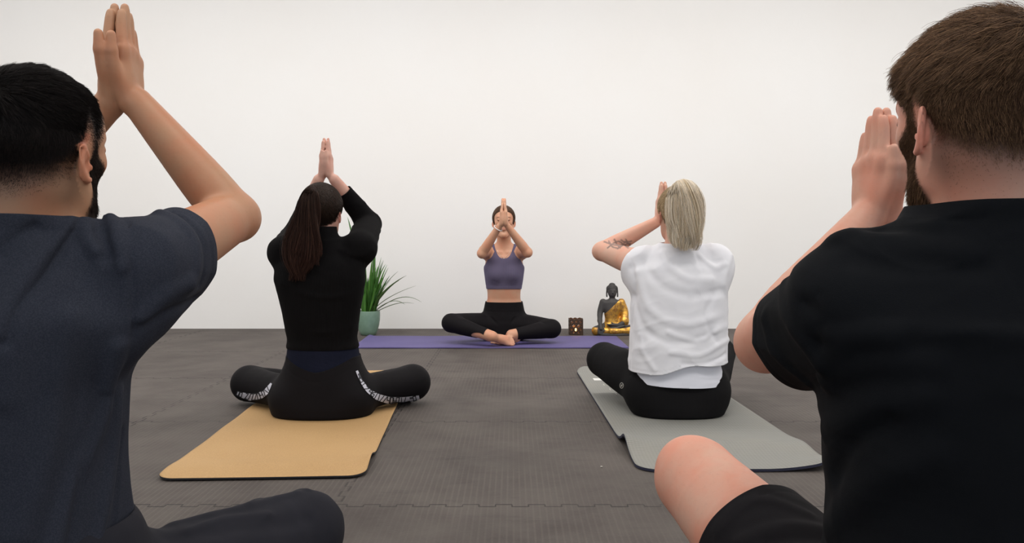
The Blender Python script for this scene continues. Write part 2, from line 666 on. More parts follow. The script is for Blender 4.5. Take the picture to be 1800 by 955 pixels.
hh = m.math('SUBTRACT', m.math('MULTIPLY', m.math('MULTIPLY', ribn, ribamt), 0.6), m.math('MULTIPLY', sm, 2.0))
hh = m.math('ADD', hh, m.math('MULTIPLY', m.noise(160, 3), 0.35))
m.bump(hh, 0.55, 0.0016)
M_FLOOR = m.m

structure('floor', box_mesh('floor', (-4.8, -2.6, -0.06), (4.8, 6.30, 0)), M_FLOOR)
structure('wall_back', box_mesh('wall_back', (-4.8, WALL_Y, -0.06), (4.8, WALL_Y + 0.15, 3.1)), M_WALL)
structure('wall_left', box_mesh('wall_left', (-4.95, -2.6, -0.06), (-4.8, 6.37, 3.1)), M_WALL)
structure('wall_right', box_mesh('wall_right', (4.8, -2.6, -0.06), (4.95, 6.37, 3.1)), M_WALL)
structure('wall_rear', box_mesh('wall_rear', (-4.95, -2.75, -0.06), (4.95, -2.6, 3.1)), M_WALL)
structure('ceiling', box_mesh('ceiling', (-4.95, -2.75, 3.0), (4.95, 6.37, 3.12)), M_WALL)


# ------------------------------------------------------------------ mats
def mat_sheet(name, wd, ln, rc, thick, zf, mat, matb, loc, rz, nx=60, ny=140, parent=None):
    """rounded sheet lying in local x(-wd/2..wd/2), y(0..ln); zf(x, y) lifts it; bottom face in its own colour"""
    ys = np.concatenate([np.linspace(0, rc, 12)[:-1] ** 1.0, np.linspace(rc, ln - rc, ny), np.linspace(ln - rc, ln, 12)[1:]])
    ys[:12] = rc * (1 - np.cos(np.linspace(0, np.pi / 2, 12)))[:12] if rc > 0 else ys[:12]
    half = np.full(len(ys), wd / 2)
    for i, y in enumerate(ys):
        t = max(rc - y, y - (ln - rc), 0)
        half[i] = wd / 2 - rc + math.sqrt(max(rc * rc - t * t, 0))
    u = np.linspace(-1, 1, nx)
    Xg = half[:, None] * u[None]; Yg = np.tile(ys[:, None], (1, nx))
    Zg = zf(Xg, Yg)
    top = np.stack([Xg, Yg, Zg + thick], -1).reshape(-1, 3)
    bot = np.stack([Xg, Yg, Zg], -1).reshape(-1, 3)
    n0 = len(top); m_ = len(ys)
    idx = np.arange(n0).reshape(m_, nx)
    q = np.stack([idx[:-1, :-1], idx[:-1, 1:], idx[1:, 1:], idx[1:, :-1]], -1).reshape(-1, 4)
    rim = np.concatenate([idx[0, :], idx[1:, -1], idx[-1, -2::-1], idx[-2:0:-1, 0]])
    r2 = np.roll(rim, -1)
    side = np.stack([rim, rim + n0, r2 + n0, r2], 1)
    F = np.concatenate([q, (q + n0)[:, ::-1], side])
    me = np_mesh(name, np.concatenate([top, bot]), F)
    me.materials.append(mat); me.materials.append(matb)
    mi = np.zeros(len(me.polygons), np.int32)
    mi[len(q):] = 1
    me.polygons.foreach_set('material_index', mi)
    sm_ = np.ones(len(me.polygons), bool); sm_[2 * len(q):] = False
    me.polygons.foreach_set('use_smooth', sm_)
    o = link(name, me); o.location = loc; o.rotation_euler = (0, 0, rz)
    return o


m = NT('cork_top')
c = m.mix(m.ramp(m.noise(260, 4, 0.75), 0.35, 0.7), (0.53, 0.325, 0.140), (0.39, 0.232, 0.095))
c = m.mix(m.math('MULTIPLY', m.ramp(m.noise(3.2, 3), 0.35, 0.7), 0.35), c, (0.56, 0.36, 0.165))
m.l(c, m.b.inputs['Base Color']); m.set(Roughness=0.75); m.bump(m.noise(500, 3), 0.3, 0.0008)
M_CORK = m.m
m = NT('black_rubber'); m.set(Base_Color=(0.02, 0.02, 0.025), Roughness=0.8); M_RUB = m.m


def z_cork(x, y):
    z = 0.002 + 0.010 * np.exp(-((y - 0.10) / 0.08) ** 2) * (0.5 + 0.5 * np.cos(x * 3))
    z += 0.020 * np.exp(-((x - 0.31) / 0.035) ** 2 - ((y - 0.17) / 0.07) ** 2)
    z += 0.002 * np.sin(y * 9 + x * 3) ** 2
    return z


tag(mat_sheet('yoga_mat', 0.592, 1.88, 0.05, 0.005, z_cork, M_CORK, M_RUB, (-0.717, 2.268, 0), math.radians(3.0)),
    'tan cork yoga mat with rounded corners under the woman with the long dark ponytail', 'yoga mat')

m = NT('purple_foam')
m.l(m.mix(m.ramp(m.noise(5, 3), 0.3, 0.7), (0.105, 0.086, 0.235), (0.122, 0.102, 0.262)), m.b.inputs['Base Color'])
m.set(Roughness=0.7); m.bump(m.noise(300, 2), 0.3, 0.001)
M_PUR = m.m


def z_pur(x, y):
    return 0.002 + 0.010 * np.exp(-((x + 0.88) / 0.03) ** 2) * np.clip(y / 0.6, 0, 1) + 0.0015 * np.sin(x * 7) ** 2


tag(mat_sheet('yoga_mat', 1.76, 0.61, 0.008, 0.006, z_pur, M_PUR, M_PUR, (-0.137, 5.06, 0), 0, nx=140, ny=40),
    'purple yoga mat lying crosswise before the white wall under the instructor', 'yoga mat')

m = NT('grey_ribbed_foam')
wv = m.n('ShaderNodeTexWave', wave_type='BANDS', bands_direction='Y'); wv.inputs['Scale'].default_value = 28
wv.inputs['Distortion'].default_value = 0.15
m.l(m.obj(), wv.inputs['Vector'])
wx = m.n('ShaderNodeTexWave', wave_type='BANDS', bands_direction='X'); wx.inputs['Scale'].default_value = 28
m.l(m.obj(), wx.inputs['Vector'])
g = m.math('ADD', m.math('MULTIPLY', wv.outputs['Fac'], 0.8), m.math('MULTIPLY', wx.outputs['Fac'], 0.35))
c = m.mix(m.ramp(g, 0.1, 1.0), (0.215, 0.215, 0.200), (0.270, 0.268, 0.248))
c = m.mix(m.math('MULTIPLY', m.ramp(m.noise(4, 4), 0.45, 0.7), 0.3), c, (0.29, 0.27, 0.22))
m.l(c, m.b.inputs['Base Color']); m.set(Roughness=0.75); m.bump(g, 0.5, 0.0015)
M_GREY = m.m
m = NT('navy_foam'); m.set(Base_Color=(0.022, 0.024, 0.05), Roughness=0.8); M_NAVY = m.m


def z_grey(x, y):
    z = 0.002 + 0.024 * np.exp(-((y - 0.26) / 0.10) ** 2) * (1 - 0.45 * np.clip((x + 0.3) / 0.6, 0, 1))
    z += 0.030 * np.exp(-((y - 0.02) / 0.07) ** 2) * np.clip((x - 0.08) / 0.22, 0, 1) ** 2
    z += 0.030 * np.clip((y - 1.72) / 0.10, 0, 1) ** 2 * np.clip((-x - 0.1) / 0.2, 0, 1)
    z += 0.016 * np.exp(-((x + 0.295) / 0.05) ** 2 - ((y - 0.27) / 0.06) ** 2)
    return z


grey_mat = tag(mat_sheet('yoga_mat', 0.592, 1.82, 0.07, 0.008, z_grey, M_GREY, M_NAVY, (0.668, 2.345, 0), math.radians(1.2)),
               'grey ribbed yoga mat with a dark blue underside beneath the blonde woman', 'yoga mat')
m = NT('white_print'); m.set(Base_Color=(0.75, 0.75, 0.72), Roughness=0.7); M_WHITEPRINT = m.m
m = NT('stripe_print'); m.set(Base_Color=(0.60, 0.60, 0.68), Roughness=0.7); M_STRIPE = m.m
m = NT('pale_print'); m.set(Base_Color=(0.48, 0.47, 0.43), Roughness=0.7); M_PALEPRINT = m.m


def strokes_mesh(name, lines, width, z, base=None):
    V_, F_ = [], []
    for ln in lines:
        ln = [np.array(p, float) for p in ln]
        for a, b in zip(ln[:-1], ln[1:]):
            d = nrm(b - a); nn = np.array([-d[1], d[0]]) * width / 2
            a2 = a - d * width / 2; b2 = b + d * width / 2
            k = len(V_)
            for q in (a2 - nn, b2 - nn, b2 + nn, a2 + nn):
                V_.append([q[0], q[1], z]); V_
            F_.append([k, k + 1, k + 2, k + 3])
    return np_mesh(name, V_, F_, smooth=False, base=base)


# printing on the grey mat beside the knee: a solid white block and three pale line symbols
pr = np_mesh('print_block', [[-0.240, 1.50, .0108], [-0.200, 1.50, .0108], [-0.200, 1.56, .0108], [-0.240, 1.56, .0108]], [[0, 1, 2, 3]], smooth=False)
link('print_block', pr, grey_mat, M_WHITEPRINT)
for k, yy in enumerate((1.36, 1.24, 1.14)):
    x0 = -0.21 + 0.012 * k
    L_ = [[(x0 + .035, yy + .045), (x0, yy + .045), (x0, yy), (x0 + .04, yy)]] + ([[(x0 + .055, yy), (x0 + .055, yy + .045), (x0 + .085, yy + .045)]] if k else []) + ([[(x0 + .02, yy + .02), (x0 + .035, yy + .02)]] if k == 2 else [])
    link('print_symbol', strokes_mesh('print_symbol', L_, 0.005, 0.0109), grey_mat, M_PALEPRINT)

# ------------------------------------------------------------------ anatomy
class Frame:
    def __init__(s, c, fwd, up=(0, 0, 1), sc=1.0):
        s.c = np.array(c, float); s.F = nrm(fwd)
        s.U = nrm(np.array(up, float) - s.F * float(np.dot(up, s.F))); s.R = np.cross(s.F, s.U); s.s = sc
        s.M = np.stack([s.R, s.F, s.U])

    def __call__(s, x, y, z):
        return s.c + s.s * (s.R * x + s.F * y + s.U * z)

    def loc(s, Q):
        return ((Q - s.c.astype(np.float32)) @ s.M.T.astype(np.float32)) / s.s


def lerp(a, b, t):
    return np.asarray(a, float) * (1 - t) + np.asarray(b, float) * t


def ear(s, h, side, fem=False, flare=.5):
    sc = h.s * (.82 if fem else .87)
    o = h(side * (.0735 if fem else .0765), -0.008, -0.018)
    back = nrm(-h.F + h.R * side * flare * 1.25 - h.U * 0.0)
    up = nrm(h.U * 0.97 - h.F * 0.22)
    out = np.cross(back, up) * side
    out = out if np.dot(out, h.R * side) > 0 else -out
    q = lambda b, u, w=0.0: o + sc * (back * b + up * u + out * w)
    e = S()
    M = np.stack([back, up, out])
    e.ell(q(.013, .004, -.001), np.array((.016, .031, .0036)) * sc, 0, M)
    e.ell(q(.007, .001, -.006), np.array((.011, .016, .008)) * sc, .004, M)
    hx = [(.003, .004), (.002, .018), (.007, .029), (.017, .033), (.027, .027), (.031, .013), (.028, -.003), (.020, -.017), (.011, -.025), (.004, -.022)]
    e.chain([q(b, u, .002) for b, u in hx], [.0036 * sc, .0036 * sc, .0034 * sc, .0030 * sc, .0028 * sc, .0026 * sc, .0026 * sc, .0032 * sc, .0048 * sc, .0042 * sc], k=.004)
    ah = [(.013, .023), (.021, .014), (.021, .000), (.013, -.011)]
    e.chain([q(b, u, .0025) for b, u in ah], [.003 * sc] * len(ah), k=.003)
    e.ell(q(.009, .001, .006), np.array((.0085, .011, .007)) * sc, .003, M, 's')
    e.ell(q(-.001, -.003, .003), np.array((.004, .006, .004)) * sc, .003, M)
    s.sub(e, .004)


def head(s, h, jaw=1.0, fem=False, ears=True, flare=.5):
    g = h.s
    M = h.M
    r = lambda *a: np.array(a) * g
    s.ell(h(0, -.016, .030), r(.077, .098, .085), 0, M)
    s.ell(h(0, .034, .036), r(.063, .056, .060), .02, M)
    s.ell(h(0, .042, -.030), r(.049, .050, .066), .03, M)
    s.ell(h(0, .022, -.066), r(.047, .058, .034), .02, M)
    for q in (-1, 1):
        s.chain([h(q * .056, -.006, -.040), h(q * .050 * jaw, .018, -.080), h(0, .070, -.100)], [.019 * g, .017 * g, .019 * g], .02)
        s.ell(h(q * .040, .056, -.012), r(.018, .018, .015), .02, M)
    s.ell(h(0, .078, -.098), r(.018, .014, .015), .012, M)
    s.chain([h(-.038, .077, .028), h(-.014, .088, .026), h(.014, .088, .026), h(.038, .077, .028)], [.008 * g] * 4, .014)
    for q in (-1, 1):
        s.ell(h(q * .032, .100, .010), r(.017, .013, .010), .010, M, 's')
        s.ell(h(q * .032, .080, .010), r(.0135, .0125, .0115), .003, M)
    s.chain([h(0, .088, .018), h(0, .102, -.005), h(0, .113, -.024)], [.006 * g, .007 * g, .0095 * g], .008)
    for q in (-1, 1):
        s.ell(h(q * .012, .101, -.028), r(.0075, .010, .0075), .004, M)
    s.ell(h(0, .088, -.045), r(.022, .016, .015), .012, M)
    s.ell(h(0, .099, -.0535), r(.021, .008, .0048), .003, M)
    s.ell(h(0, .097, -.0625), r(.018, .0085, .0058), .003, M)
    for q in (-1, 1) if ears else ():
        ear(s, h, q, fem, flare)


def hand(s, O, X, Y, Z, g=1.0, thumb=0.5, spread=0.0, curl=0.0, k=0.006):
    """open hand: O wrist, X thumb side, Y fingertips, Z back of the hand"""
    X = nrm(X); Y = nrm(Y); Z = nrm(Z)
    X = nrm(X - Y * np.dot(X, Y)); Z = nrm(Z - Y * np.dot(Z, Y) - X * np.dot(Z, X))
    q = lambda x, y, z=0.0: np.asarray(O) + g * (X * x + Y * y + Z * z)
    M = np.stack([X, Y, Z])
    e = S()
    mc = [(.0265, .092), (.0085, .097), (-.0095, .092), (-.0265, .083)]
    ln = [.074, .083, .077, .061]
    rr = [.0090, .0092, .0087, .0078]
    tgt = [.0205, .0070, -.0070, -.0200]
    for i, (x, y) in enumerate(mc):
        e.cone(q(x * .55, .004, .0015), q(x, y, .002), .0145 * g, .0108 * g, 0 if i == 0 else .012, (Z, .92))
    e.ell(q(.019, .036, -.003), np.array((.018, .031, .0135)) * g, .012, M)
    e.ell(q(-.022, .038, -.002), np.array((.014, .036, .0125)) * g, .012, M)
    for i, (x, y) in enumerate(mc):
        L = ln[i]; r = rr[i]
        tx = tgt[i]
        z1 = -curl * .004; z2 = -curl * .012; z3 = -curl * .024
        f = S()
        p0 = q(x, y - .012, .001); p1 = q(x, y, .0015)
        p2 = q(x + (tx - x) * .5, y + L * .46, z1); p3 = q(x + (tx - x) * .8, y + L * .75, z2); p4 = q(tx, y + L - r, z3)
        f.chain([p0, p1, p2, p3, p4], [r * 1.08 * g, r * 1.04 * g, r * .99 * g, r * .92 * g, r * .78 * g], 0, .004)
        e.sub(f, .0014)
        # nail
    # knuckles
    for x, y in mc:
        e.ell(q(x, y - .003, .0050), np.array((.0060, .010, .0052)) * g, .012, M)
    # thumb
    t = thumb
    b0 = q(.018, .020, -.004); b1 = q(.034 + .012 * t, .050, -.005); b2 = q(.036 + .028 * t, .082, -.004); b3 = q(.035 + .034 * t, .108, -.002)
    e.chain([b0, b1, b2, b3], [.0135 * g, .0118 * g, .0098 * g, .0075 * g], .007, .004)
    e.ell(b2, np.array((.0102, .011, .0102)) * g, .004, M)
    s.sub(e, k)


def two_arms(up, L, Rr, hL, hR, rs, k=.03, hk=.010):
    """both arms with their hands; the hands touch but stay two hands"""
    both = S()
    for i, ((sh, el, wr), hd) in enumerate(((L, hL), (Rr, hR))):
        one = S()
        arm(one, sh, el, wr, rs, k=0)
        hand(one, *hd[0], **hd[1], k=hk)
        both.sub(one, 0 if i == 0 else .0006)
    up.sub(both, k)


def arm(s, sh, el, wr, r=(.056, .050, .041, .045, .036, .026), k=.03):
    s.chain([sh, lerp(sh, el, .45), el], r[:3], k, .02)
    ax = nrm(np.asarray(wr) - el)
    s.chain([el, lerp(el, wr, .26), lerp(el, wr, .62), wr], [r[2] * .98, r[3], r[4], r[5]], .012, .02)
    # point of the elbow
    out = nrm(nrm(np.asarray(el) - sh) - ax)
    s.ell(np.asarray(el) + out * r[2] * .34, (r[2] * .66,) * 3, .022)


def leg(s, hip, knee, ank, r=(.088, .076, .058, .056, .037), k=.035):
    s.chain([hip, lerp(hip, knee, .5), knee], r[:3], k, .02)
    s.chain([knee, lerp(knee, ank, .28), lerp(knee, ank, .65), ank], [r[2] * .95, r[3], (r[3] + r[4]) / 2 * .92, r[4]], .015, .02)


def foot(s, ank, d, up, g=1.0, k=.015):
    d = nrm(d); up = nrm(np.asarray(up) - d * np.dot(up, d)); x = np.cross(d, up)
    q = lambda a, b, c: np.asarray(ank) + g * (x * a + d * b + up * c)
    M = np.stack([x, d, up])
    e = S()
    e.ell(q(0, -.030, -.040), np.array((.030, .036, .032)) * g, 0, M)
    e.cone(q(0, 0, -.012), q(0, .060, -.036), .031 * g, .025 * g, .02)
    e.cone(q(0, -.02, -.045), q(-.006, .10, -.056), .027 * g, .020 * g, .02)
    e.cone(q(0, .055, -.040), q(.022, .118, -.055), .024 * g, .017 * g, .02)
    e.cone(q(0, .055, -.042), q(-.026, .100, -.058), .022 * g, .014 * g, .02)
    for i, (tx, ty, r) in enumerate([(.028, .158, .0115), (.009, .158, .0085), (-.006, .152, .008), (-.020, .143, .0075), (-.033, .131, .0072)]):
        e.cone(q(tx * .85, .112 - i * .004, -.056), q(tx, ty, -.060), r * g, r * .92 * g, .004)
    s.sub(e, k)


def between(a, b, x):
    t = np.clip((x - a) / (b - a), 0, 1)
    return t * t * (3 - 2 * t)


HAIRLINE = ([-.12, -.09, -.055, -.025, -.012, .002, .012, .024, .040, .055, .078, .1], [-.080, -.076, -.056, -.034, .012, .010, -.014, -.006, .022, .044, .068, .085])


def scalp_mask(l):
    """signed height above the hairline in head coordinates"""
    return l[:, 2] - np.interp(l[:, 1], *HAIRLINE)


def beard_mask(l):
    up_ = np.interp(l[:, 1], [0, .02, .035, .055, .075, .1], [.03, .022, .004, -.012, -.040, -.040])
    rear = np.interp(l[:, 2], [-.11, -.06, -.03, .03], [-.008, .002, .010, .012])
    return between(0, .010, up_ - l[:, 2]) * between(rear, rear + .010, l[:, 1]) * between(-.135, -.118, l[:, 2]) * (np.abs(l[:, 0]) < .085)


def face_tint(h, skin, brow=None, lips=None, hair=None, beard=None, fade=0.03, n_beard=1.0, fem=False):
    skin = np.asarray(skin, np.float32)

    def fn(vp):
        l = h.loc(vp.astype(np.float32))
        t = np.ones((len(vp), 3), np.float32)

        def put(mask, col):
            nonlocal t
            c = np.asarray(col, np.float32) / skin
            t = t * (1 - mask[:, None]) + c[None] * mask[:, None]
        ax = np.abs(l[:, 0])
        onhead = (np.linalg.norm(l, axis=1) < .16)
        if lips is not None:
            m = between(.0, .0025, .008 - np.abs(l[:, 2] + .058) * (1 + (ax / .022) ** 2)) * (ax < .021) * (l[:, 1] > .085)
            put(m * onhead, lips)
        if brow is not None:
            zz = .030 - .10 * np.abs(ax - .030)
            m = between(0, .003, .0036 - np.abs(l[:, 2] - zz)) * (ax > .014) * (ax < .050) * (l[:, 1] > .05)
            put(m * .85 * onhead, brow)
            m = between(0, .0015, .0022 - np.abs(l[:, 2] - .006 + (ax - .032) ** 2 * -6)) * (np.abs(ax - .032) < .014) * (l[:, 1] > .07)
            put(m * .9 * onhead, brow)
        if hair is not None:
            s_ = scalp_mask(l)
            ear_ = (ax > .0745) & (l[:, 1] > -.05) & (l[:, 1] < .006) & (l[:, 2] < .012)
            put(between(-.004, fade, s_) * onhead * ~ear_ * (ax < .1), hair)
        ear_ = (ax > .076) & (l[:, 1] > -.05) & (l[:, 1] < .012) & (np.abs(l[:, 2] + .018) < .045)
        put(ear_ * .5 * onhead, skin * np.float32([1.1, .68, .66]))
        if beard is not None:
            m = beard_mask(l)
            mouth = (ax < .024) & (np.abs(l[:, 2] + .058) < .011)
            ear_ = (ax > .0765) & (l[:, 2] > -.03)
            put(m * n_beard * onhead * ~mouth * ~ear_, beard)
        return t
    return fn


# ------------------------------------------------------------------ hair
def scalp_points(f, h, n, seed, maskf):
    rng = np.random.default_rng(seed)
    out = []
    tot = 0
    while tot < n:
        d = rng.normal(size=(n, 3)); d /= np.linalg.norm(d, axis=1, keepdims=True)
        c = h(0, -.01, .02)
        t = np.full(n, .16 * h.s)
        for _ in range(8):
            p = (c + d * t[:, None]).astype(np.float32)
            t = t - f(p)
        l = h.loc(p)
        k = rng.random(n) < maskf(l)
        out.append(p[k]); tot += k.sum()
    return np.concatenate(out)[:n], rng


def short_hair(f, h, n, seed, maskf, lenf, combf, K=6, lift=.35, grav=.15, curl=.0, minlift=.0012, mess=.25, clumps=0, pull=.7):
    p, rng = scalp_points(f, h, n, seed, maskf)
    nrmv, _ = grad(f, p, .002)
    l = h.loc(p)
    L = lenf(l) * (0.7 + 0.5 * rng.random(n)) * h.s
    comb = combf(l) @ h.M
    comb = comb - nrmv * np.einsum('ij,ij->i', comb, nrmv)[:, None]
    comb /= np.linalg.norm(comb, axis=1, keepdims=True) + 1e-6
    # clumping: neighbours share a wobble
    clump = np.stack([np.sin(l[:, 0] * 210 + l[:, 2] * 130 + a) * np.cos(l[:, 1] * 180 + l[:, 2] * 90 + 2 * a) for a in (0, 2, 4)], 1)
    wob = clump * .5 * mess + rng.normal(size=(n, 3)) * mess * .5
    d = nrmv * lift + comb + wob
    d /= np.linalg.norm(d, axis=1, keepdims=True)
    path = [p - nrmv * .001]
    q = p.copy()
    for i in range(K - 1):
        q = q + d * (L / (K - 1))[:, None]
        n2, dd = grad(f, q, .002)
        push = np.maximum(minlift * (i + 1) * (L / .03).clip(.2, 1.5) - dd, 0)
        q = (q + n2 * push[:, None]).astype(np.float32)
        path.append(q)
        c2 = comb - n2 * np.einsum('ij,ij->i', comb, n2)[:, None]
        d = d * .8 + c2 * .25 + V(0, 0, -grav)[None] * (L / .03)[:, None].clip(.3, 1.4) + rng.normal(size=(n, 3)) * curl
        d /= np.linalg.norm(d, axis=1, keepdims=True)
    path = np.stack(path, 1)
    if clumps:                                             # strands gather into tufts towards their tips
        G = path[:clumps]
        r = path[:, 0]
        own = np.concatenate([((r[i:i + 4000, None] - G[None, :, 0]) ** 2).sum(-1).argmin(1) for i in range(0, n, 4000)])
        t = np.linspace(0, 1, K)[None, :, None]
        target = G[own] + (r - G[own, 0])[:, None] * (1 - .75 * t)
        k = (pull * (L / .03).clip(.15, 1.0))[:, None, None] * t
        path = path * (1 - k) + target * k
    return path, rng


def mixcol(rng, n, a, b, jitter=.15):
    t = rng.random((n, 1)) ** 1.3
    c = np.asarray(a)[None] * (1 - t) + np.asarray(b)[None] * t
    return (c * (1 + jitter * rng.normal(size=(n, 1)))).clip(0.001, 1)


def swept_hair(f, h, n, seed, maskf, tie, K=9, lift=.004, arch=.3):
    """strands lying on the scalp from the hairline to the tie point (world)"""
    p, rng = scalp_points(f, h, n, seed, maskf)
    path = []
    t = np.linspace(0, 1, K)
    c = h(0, -.015, .03)
    a = p - c; ra = np.linalg.norm(a, axis=1, keepdims=True)
    b = tie - c; b = b / np.linalg.norm(b)
    au = a / ra
    for ti in t:
        d = au * (1 - ti) + b[None] * ti + 1e-4
        d = d + rng.normal(size=(n, 3)) * .004
        d /= np.linalg.norm(d, axis=1, keepdims=True)
        tt = np.full(n, .16 * h.s)
        for _ in range(6):
            q = (c + d * tt[:, None]).astype(np.float32)
            tt = tt - f(q)
        tt = tt + lift * min(1, ti * 4 + .15) + rng.random(n) * .0025
        path.append(c + d * tt[:, None])
    return np.stack(path, 1), rng


def pony(rng, n, guide, radii, K=14, flat=None, fray=.25, wave=.004, locks=60, cut=.4):
    """bundle of strands, gathered in locks, along a guide polyline with radii"""
    guide = np.array(guide, float); G = len(guide)
    u = np.linspace(0, G - 1, K)
    gp = np.stack([np.interp(u, np.arange(G), guide[:, i]) for i in range(3)], 1)
    for _ in range(2):
        gp[1:-1] = gp[:-2] * .25 + gp[1:-1] * .5 + gp[2:] * .25
    rad = np.interp(u, np.arange(G), radii)
    T = np.gradient(gp, axis=0); T /= np.linalg.norm(T, axis=1, keepdims=True)
    ref = nrm(flat[0]) if flat else V(0, 1, 0)
    A = ref[None] - T * (T @ ref)[:, None]; A /= np.linalg.norm(A, axis=1, keepdims=True)
    Bv = np.cross(T, A)
    e = flat[1] if flat else 1.0
    L = rng.integers(0, locks, n)
    lth = rng.random(locks) * 2 * np.pi; lrr = np.sqrt(rng.random(locks)) ** .7
    lx = np.cos(lth) * lrr * e; ly = np.sin(lth) * lrr
    ldr = rng.normal(size=(locks, 2)) * fray; lph = rng.random(locks) * 6.28; lend = 1 - rng.random(locks) * cut; lw = .4 + rng.random(locks)
    th = rng.random(n) * 2 * np.pi; rr = np.sqrt(rng.random(n))
    x = np.cos(th) * rr * e; y = np.sin(th) * rr
    t = np.linspace(0, 1, K)
    end = lend[L] * (1 - rng.random(n) ** 1.4 * .30)
    tt = t[None] * end[:, None]
    ui = tt * (K - 1)
    i0 = np.clip(np.floor(ui).astype(int), 0, K - 2); fr = (ui - i0)[..., None]
    g_ = gp[i0] * (1 - fr) + gp[i0 + 1] * fr
    A_ = A[i0] * (1 - fr) + A[i0 + 1] * fr; B_ = Bv[i0] * (1 - fr) + Bv[i0 + 1] * fr
    r_ = (rad[i0] * (1 - fr[..., 0]) + rad[i0 + 1] * fr[..., 0])
    m_ = .55 * between(0, .6, t[None])                                    # strands draw together into their lock
    own = .34 * (1 - .55 * t[None])
    X_ = (x[:, None] * (1 - m_) + (lx[L][:, None] + x[:, None] * own) * m_) + ldr[L][:, :1] * tt ** 2 + rng.normal(size=(n, 1)) * .05 * tt
    Y_ = (y[:, None] * (1 - m_) + (ly[L][:, None] + y[:, None] * own) * m_) + ldr[L][:, 1:] * tt ** 2 + rng.normal(size=(n, 1)) * .05 * tt
    ww = wave * lw[L][:, None] * np.sin(tt * 8 + lph[L][:, None]) * tt
    w2 = wave * lw[L][:, None] * np.cos(tt * 7 + lph[L][:, None]) * tt
    return g_ + A_ * (X_ * r_ + ww * e)[..., None] + B_ * (Y_ * r_ + w2)[..., None]


def ball_cut(p, n, r):
    """remove what is beyond the plane (p, n) inside a ball of radius r"""
    p = np.asarray(p, np.float32); n = nrm(n).astype(np.float32)
    return lambda Q: np.minimum((Q - p) @ n, r - np.linalg.norm(Q - p, axis=1))


def cuff_cut(p, n, r):
    """end a sleeve or trouser leg: remove what is beyond the plane within r of the limb's axis"""
    p = np.asarray(p, np.float32); n = nrm(n).astype(np.float32)

    def fn(Q):
        q = Q - p
        t = q @ n
        return np.minimum(t, r - np.linalg.norm(q - t[:, None] * n, axis=1))
    return fn


def near(f, c, r):
    c = np.float32(c)
    return lambda Q: np.minimum(f(Q), r - np.hypot(Q[:, 0] - c[0], Q[:, 1] - c[1]))


def plane_cut(p, n):
    p = np.asarray(p, np.float32); n = nrm(n).astype(np.float32)
    return lambda Q: (Q - p) @ n


def hole_cut(c, axis, r, half=.16, flat=1.0, zmin=-9):
    """remove what is inside a cylinder round the neck"""
    c = np.asarray(c, np.float32); ax = nrm(axis).astype(np.float32)

    def fn(Q):
        q = Q - c
        t = q @ ax
        p = q - t[:, None] * ax
        return np.minimum(r - np.hypot(p[:, 0], p[:, 1] / flat), half - np.abs(t))
    return fn


def any_cut(*fs):
    return lambda Q: np.max([f(Q) for f in fs], axis=0)


def band(s, cutf, at, w_, amp, c, R):
    """raised seam band parallel to a cut edge"""
    return s.add(lambda Q: -amp * np.exp(-((cutf(Q) + at) / w_) ** 2), c, R, 0, 'd')


CAM = V(0, 0, CAM_H)


def hit(f, px, py, d0, d1, stp=0.004):
    """where the line of sight through a pixel meets a surface, between depths d0 and d1 (vectorised)"""
    px = np.atleast_1d(px).astype(float); py = np.atleast_1d(py).astype(float)
    dirv = np.stack([(px - 900) / FPX, np.ones_like(px), -(py - HORIZON) / FPX], 1)
    d = np.zeros(len(px)) + d0
    for _ in range(32):
        q = (CAM + dirv * d[:, None]).astype(np.float32)
        d = np.minimum(d + np.clip(f(q) * .9, -.02, .08), d1)
    return CAM + dirv * d[:, None]


def on_surface(f, pts):
    pts = np.array(pts, float)
    g = S(); g.ops = list(f.ops)
    return list(hit(g, pts[:, 0], pts[:, 1], pts[:, 2] - .14, pts[:, 2] + .12))


def decal(name, f, polys, d0, d1, mat, parent, base, lift=.0012):
    """thin print on a surface: each polygon is given in px, subdivided strips as quads"""
    V_, F_ = [], []
    k = 0
    for pg in polys:
        q = hit(f, [p[0] for p in pg], [p[1] for p in pg], d0, d1)
        V_.append(q); F_.append([k, k + 1, k + 2, k + 3]); k += 4
    vp = np.concatenate(V_)
    n, _ = grad(f, vp, .003)
    me = np_mesh(name, vp + n * lift, F_, smooth=False, base=base)
    return link(name, me, parent, mat)

# ------------------------------------------------------------------ colours of the people
SK_TAN = np.array([0.47, 0.255, 0.150]); SK_PINK = np.array([0.66, 0.37, 0.275])
SK_FAIR = np.array([0.68, 0.41, 0.31]); SK_IN = np.array([0.60, 0.34, 0.225])
M_SK_TAN = skin_mat('tan_skin', SK_TAN, SK_TAN * [1.08, .86, .80])
M_SK_PINK = skin_mat('fair_ruddy_skin', SK_PINK, SK_PINK * [1.05, .80, .74])
M_SK_FAIR = skin_mat('fair_skin', SK_FAIR, SK_FAIR * [1.05, .88, .84])
M_SK_WB = skin_mat('light_skin', np.array([.66, .38, .30]), np.array([.66, .32, .25]))
M_SK_IN = skin_mat('warm_skin', SK_IN, SK_IN * [1.05, .85, .8])
M_HAIR = hair_mat('hair', .5, .10)
M_BLACKTEE = cloth_mat('black_jersey', (.0045, .0052, .0068), (.0058, .0066, .0084), wr=.5, wrs=26, sheen=.0, rough=.9, spec=.12)
M_BLACKSHORT = cloth_mat('black_shorts', (.0085, .0075, .009), (.011, .010, .012), wr=.4, sheen=.02, spec=.15)
M_GREYTEE = cloth_mat('charcoal_heather_jersey', (.028, .031, .043), (.025, .028, .040), wr=.5, wrs=22, sheen=.06, heather=.16, spec=.1)
M_PANTS = cloth_mat('black_sweatpants', (.016, .016, .022), (.020, .020, .027), wr=.4, sheen=.04)
M_LEG = cloth_mat('black_leggings', (.0062, .0050, .0064), (.0054, .0045, .0056), weave=1400, sheen=.02, rough=.75, spec=.15)
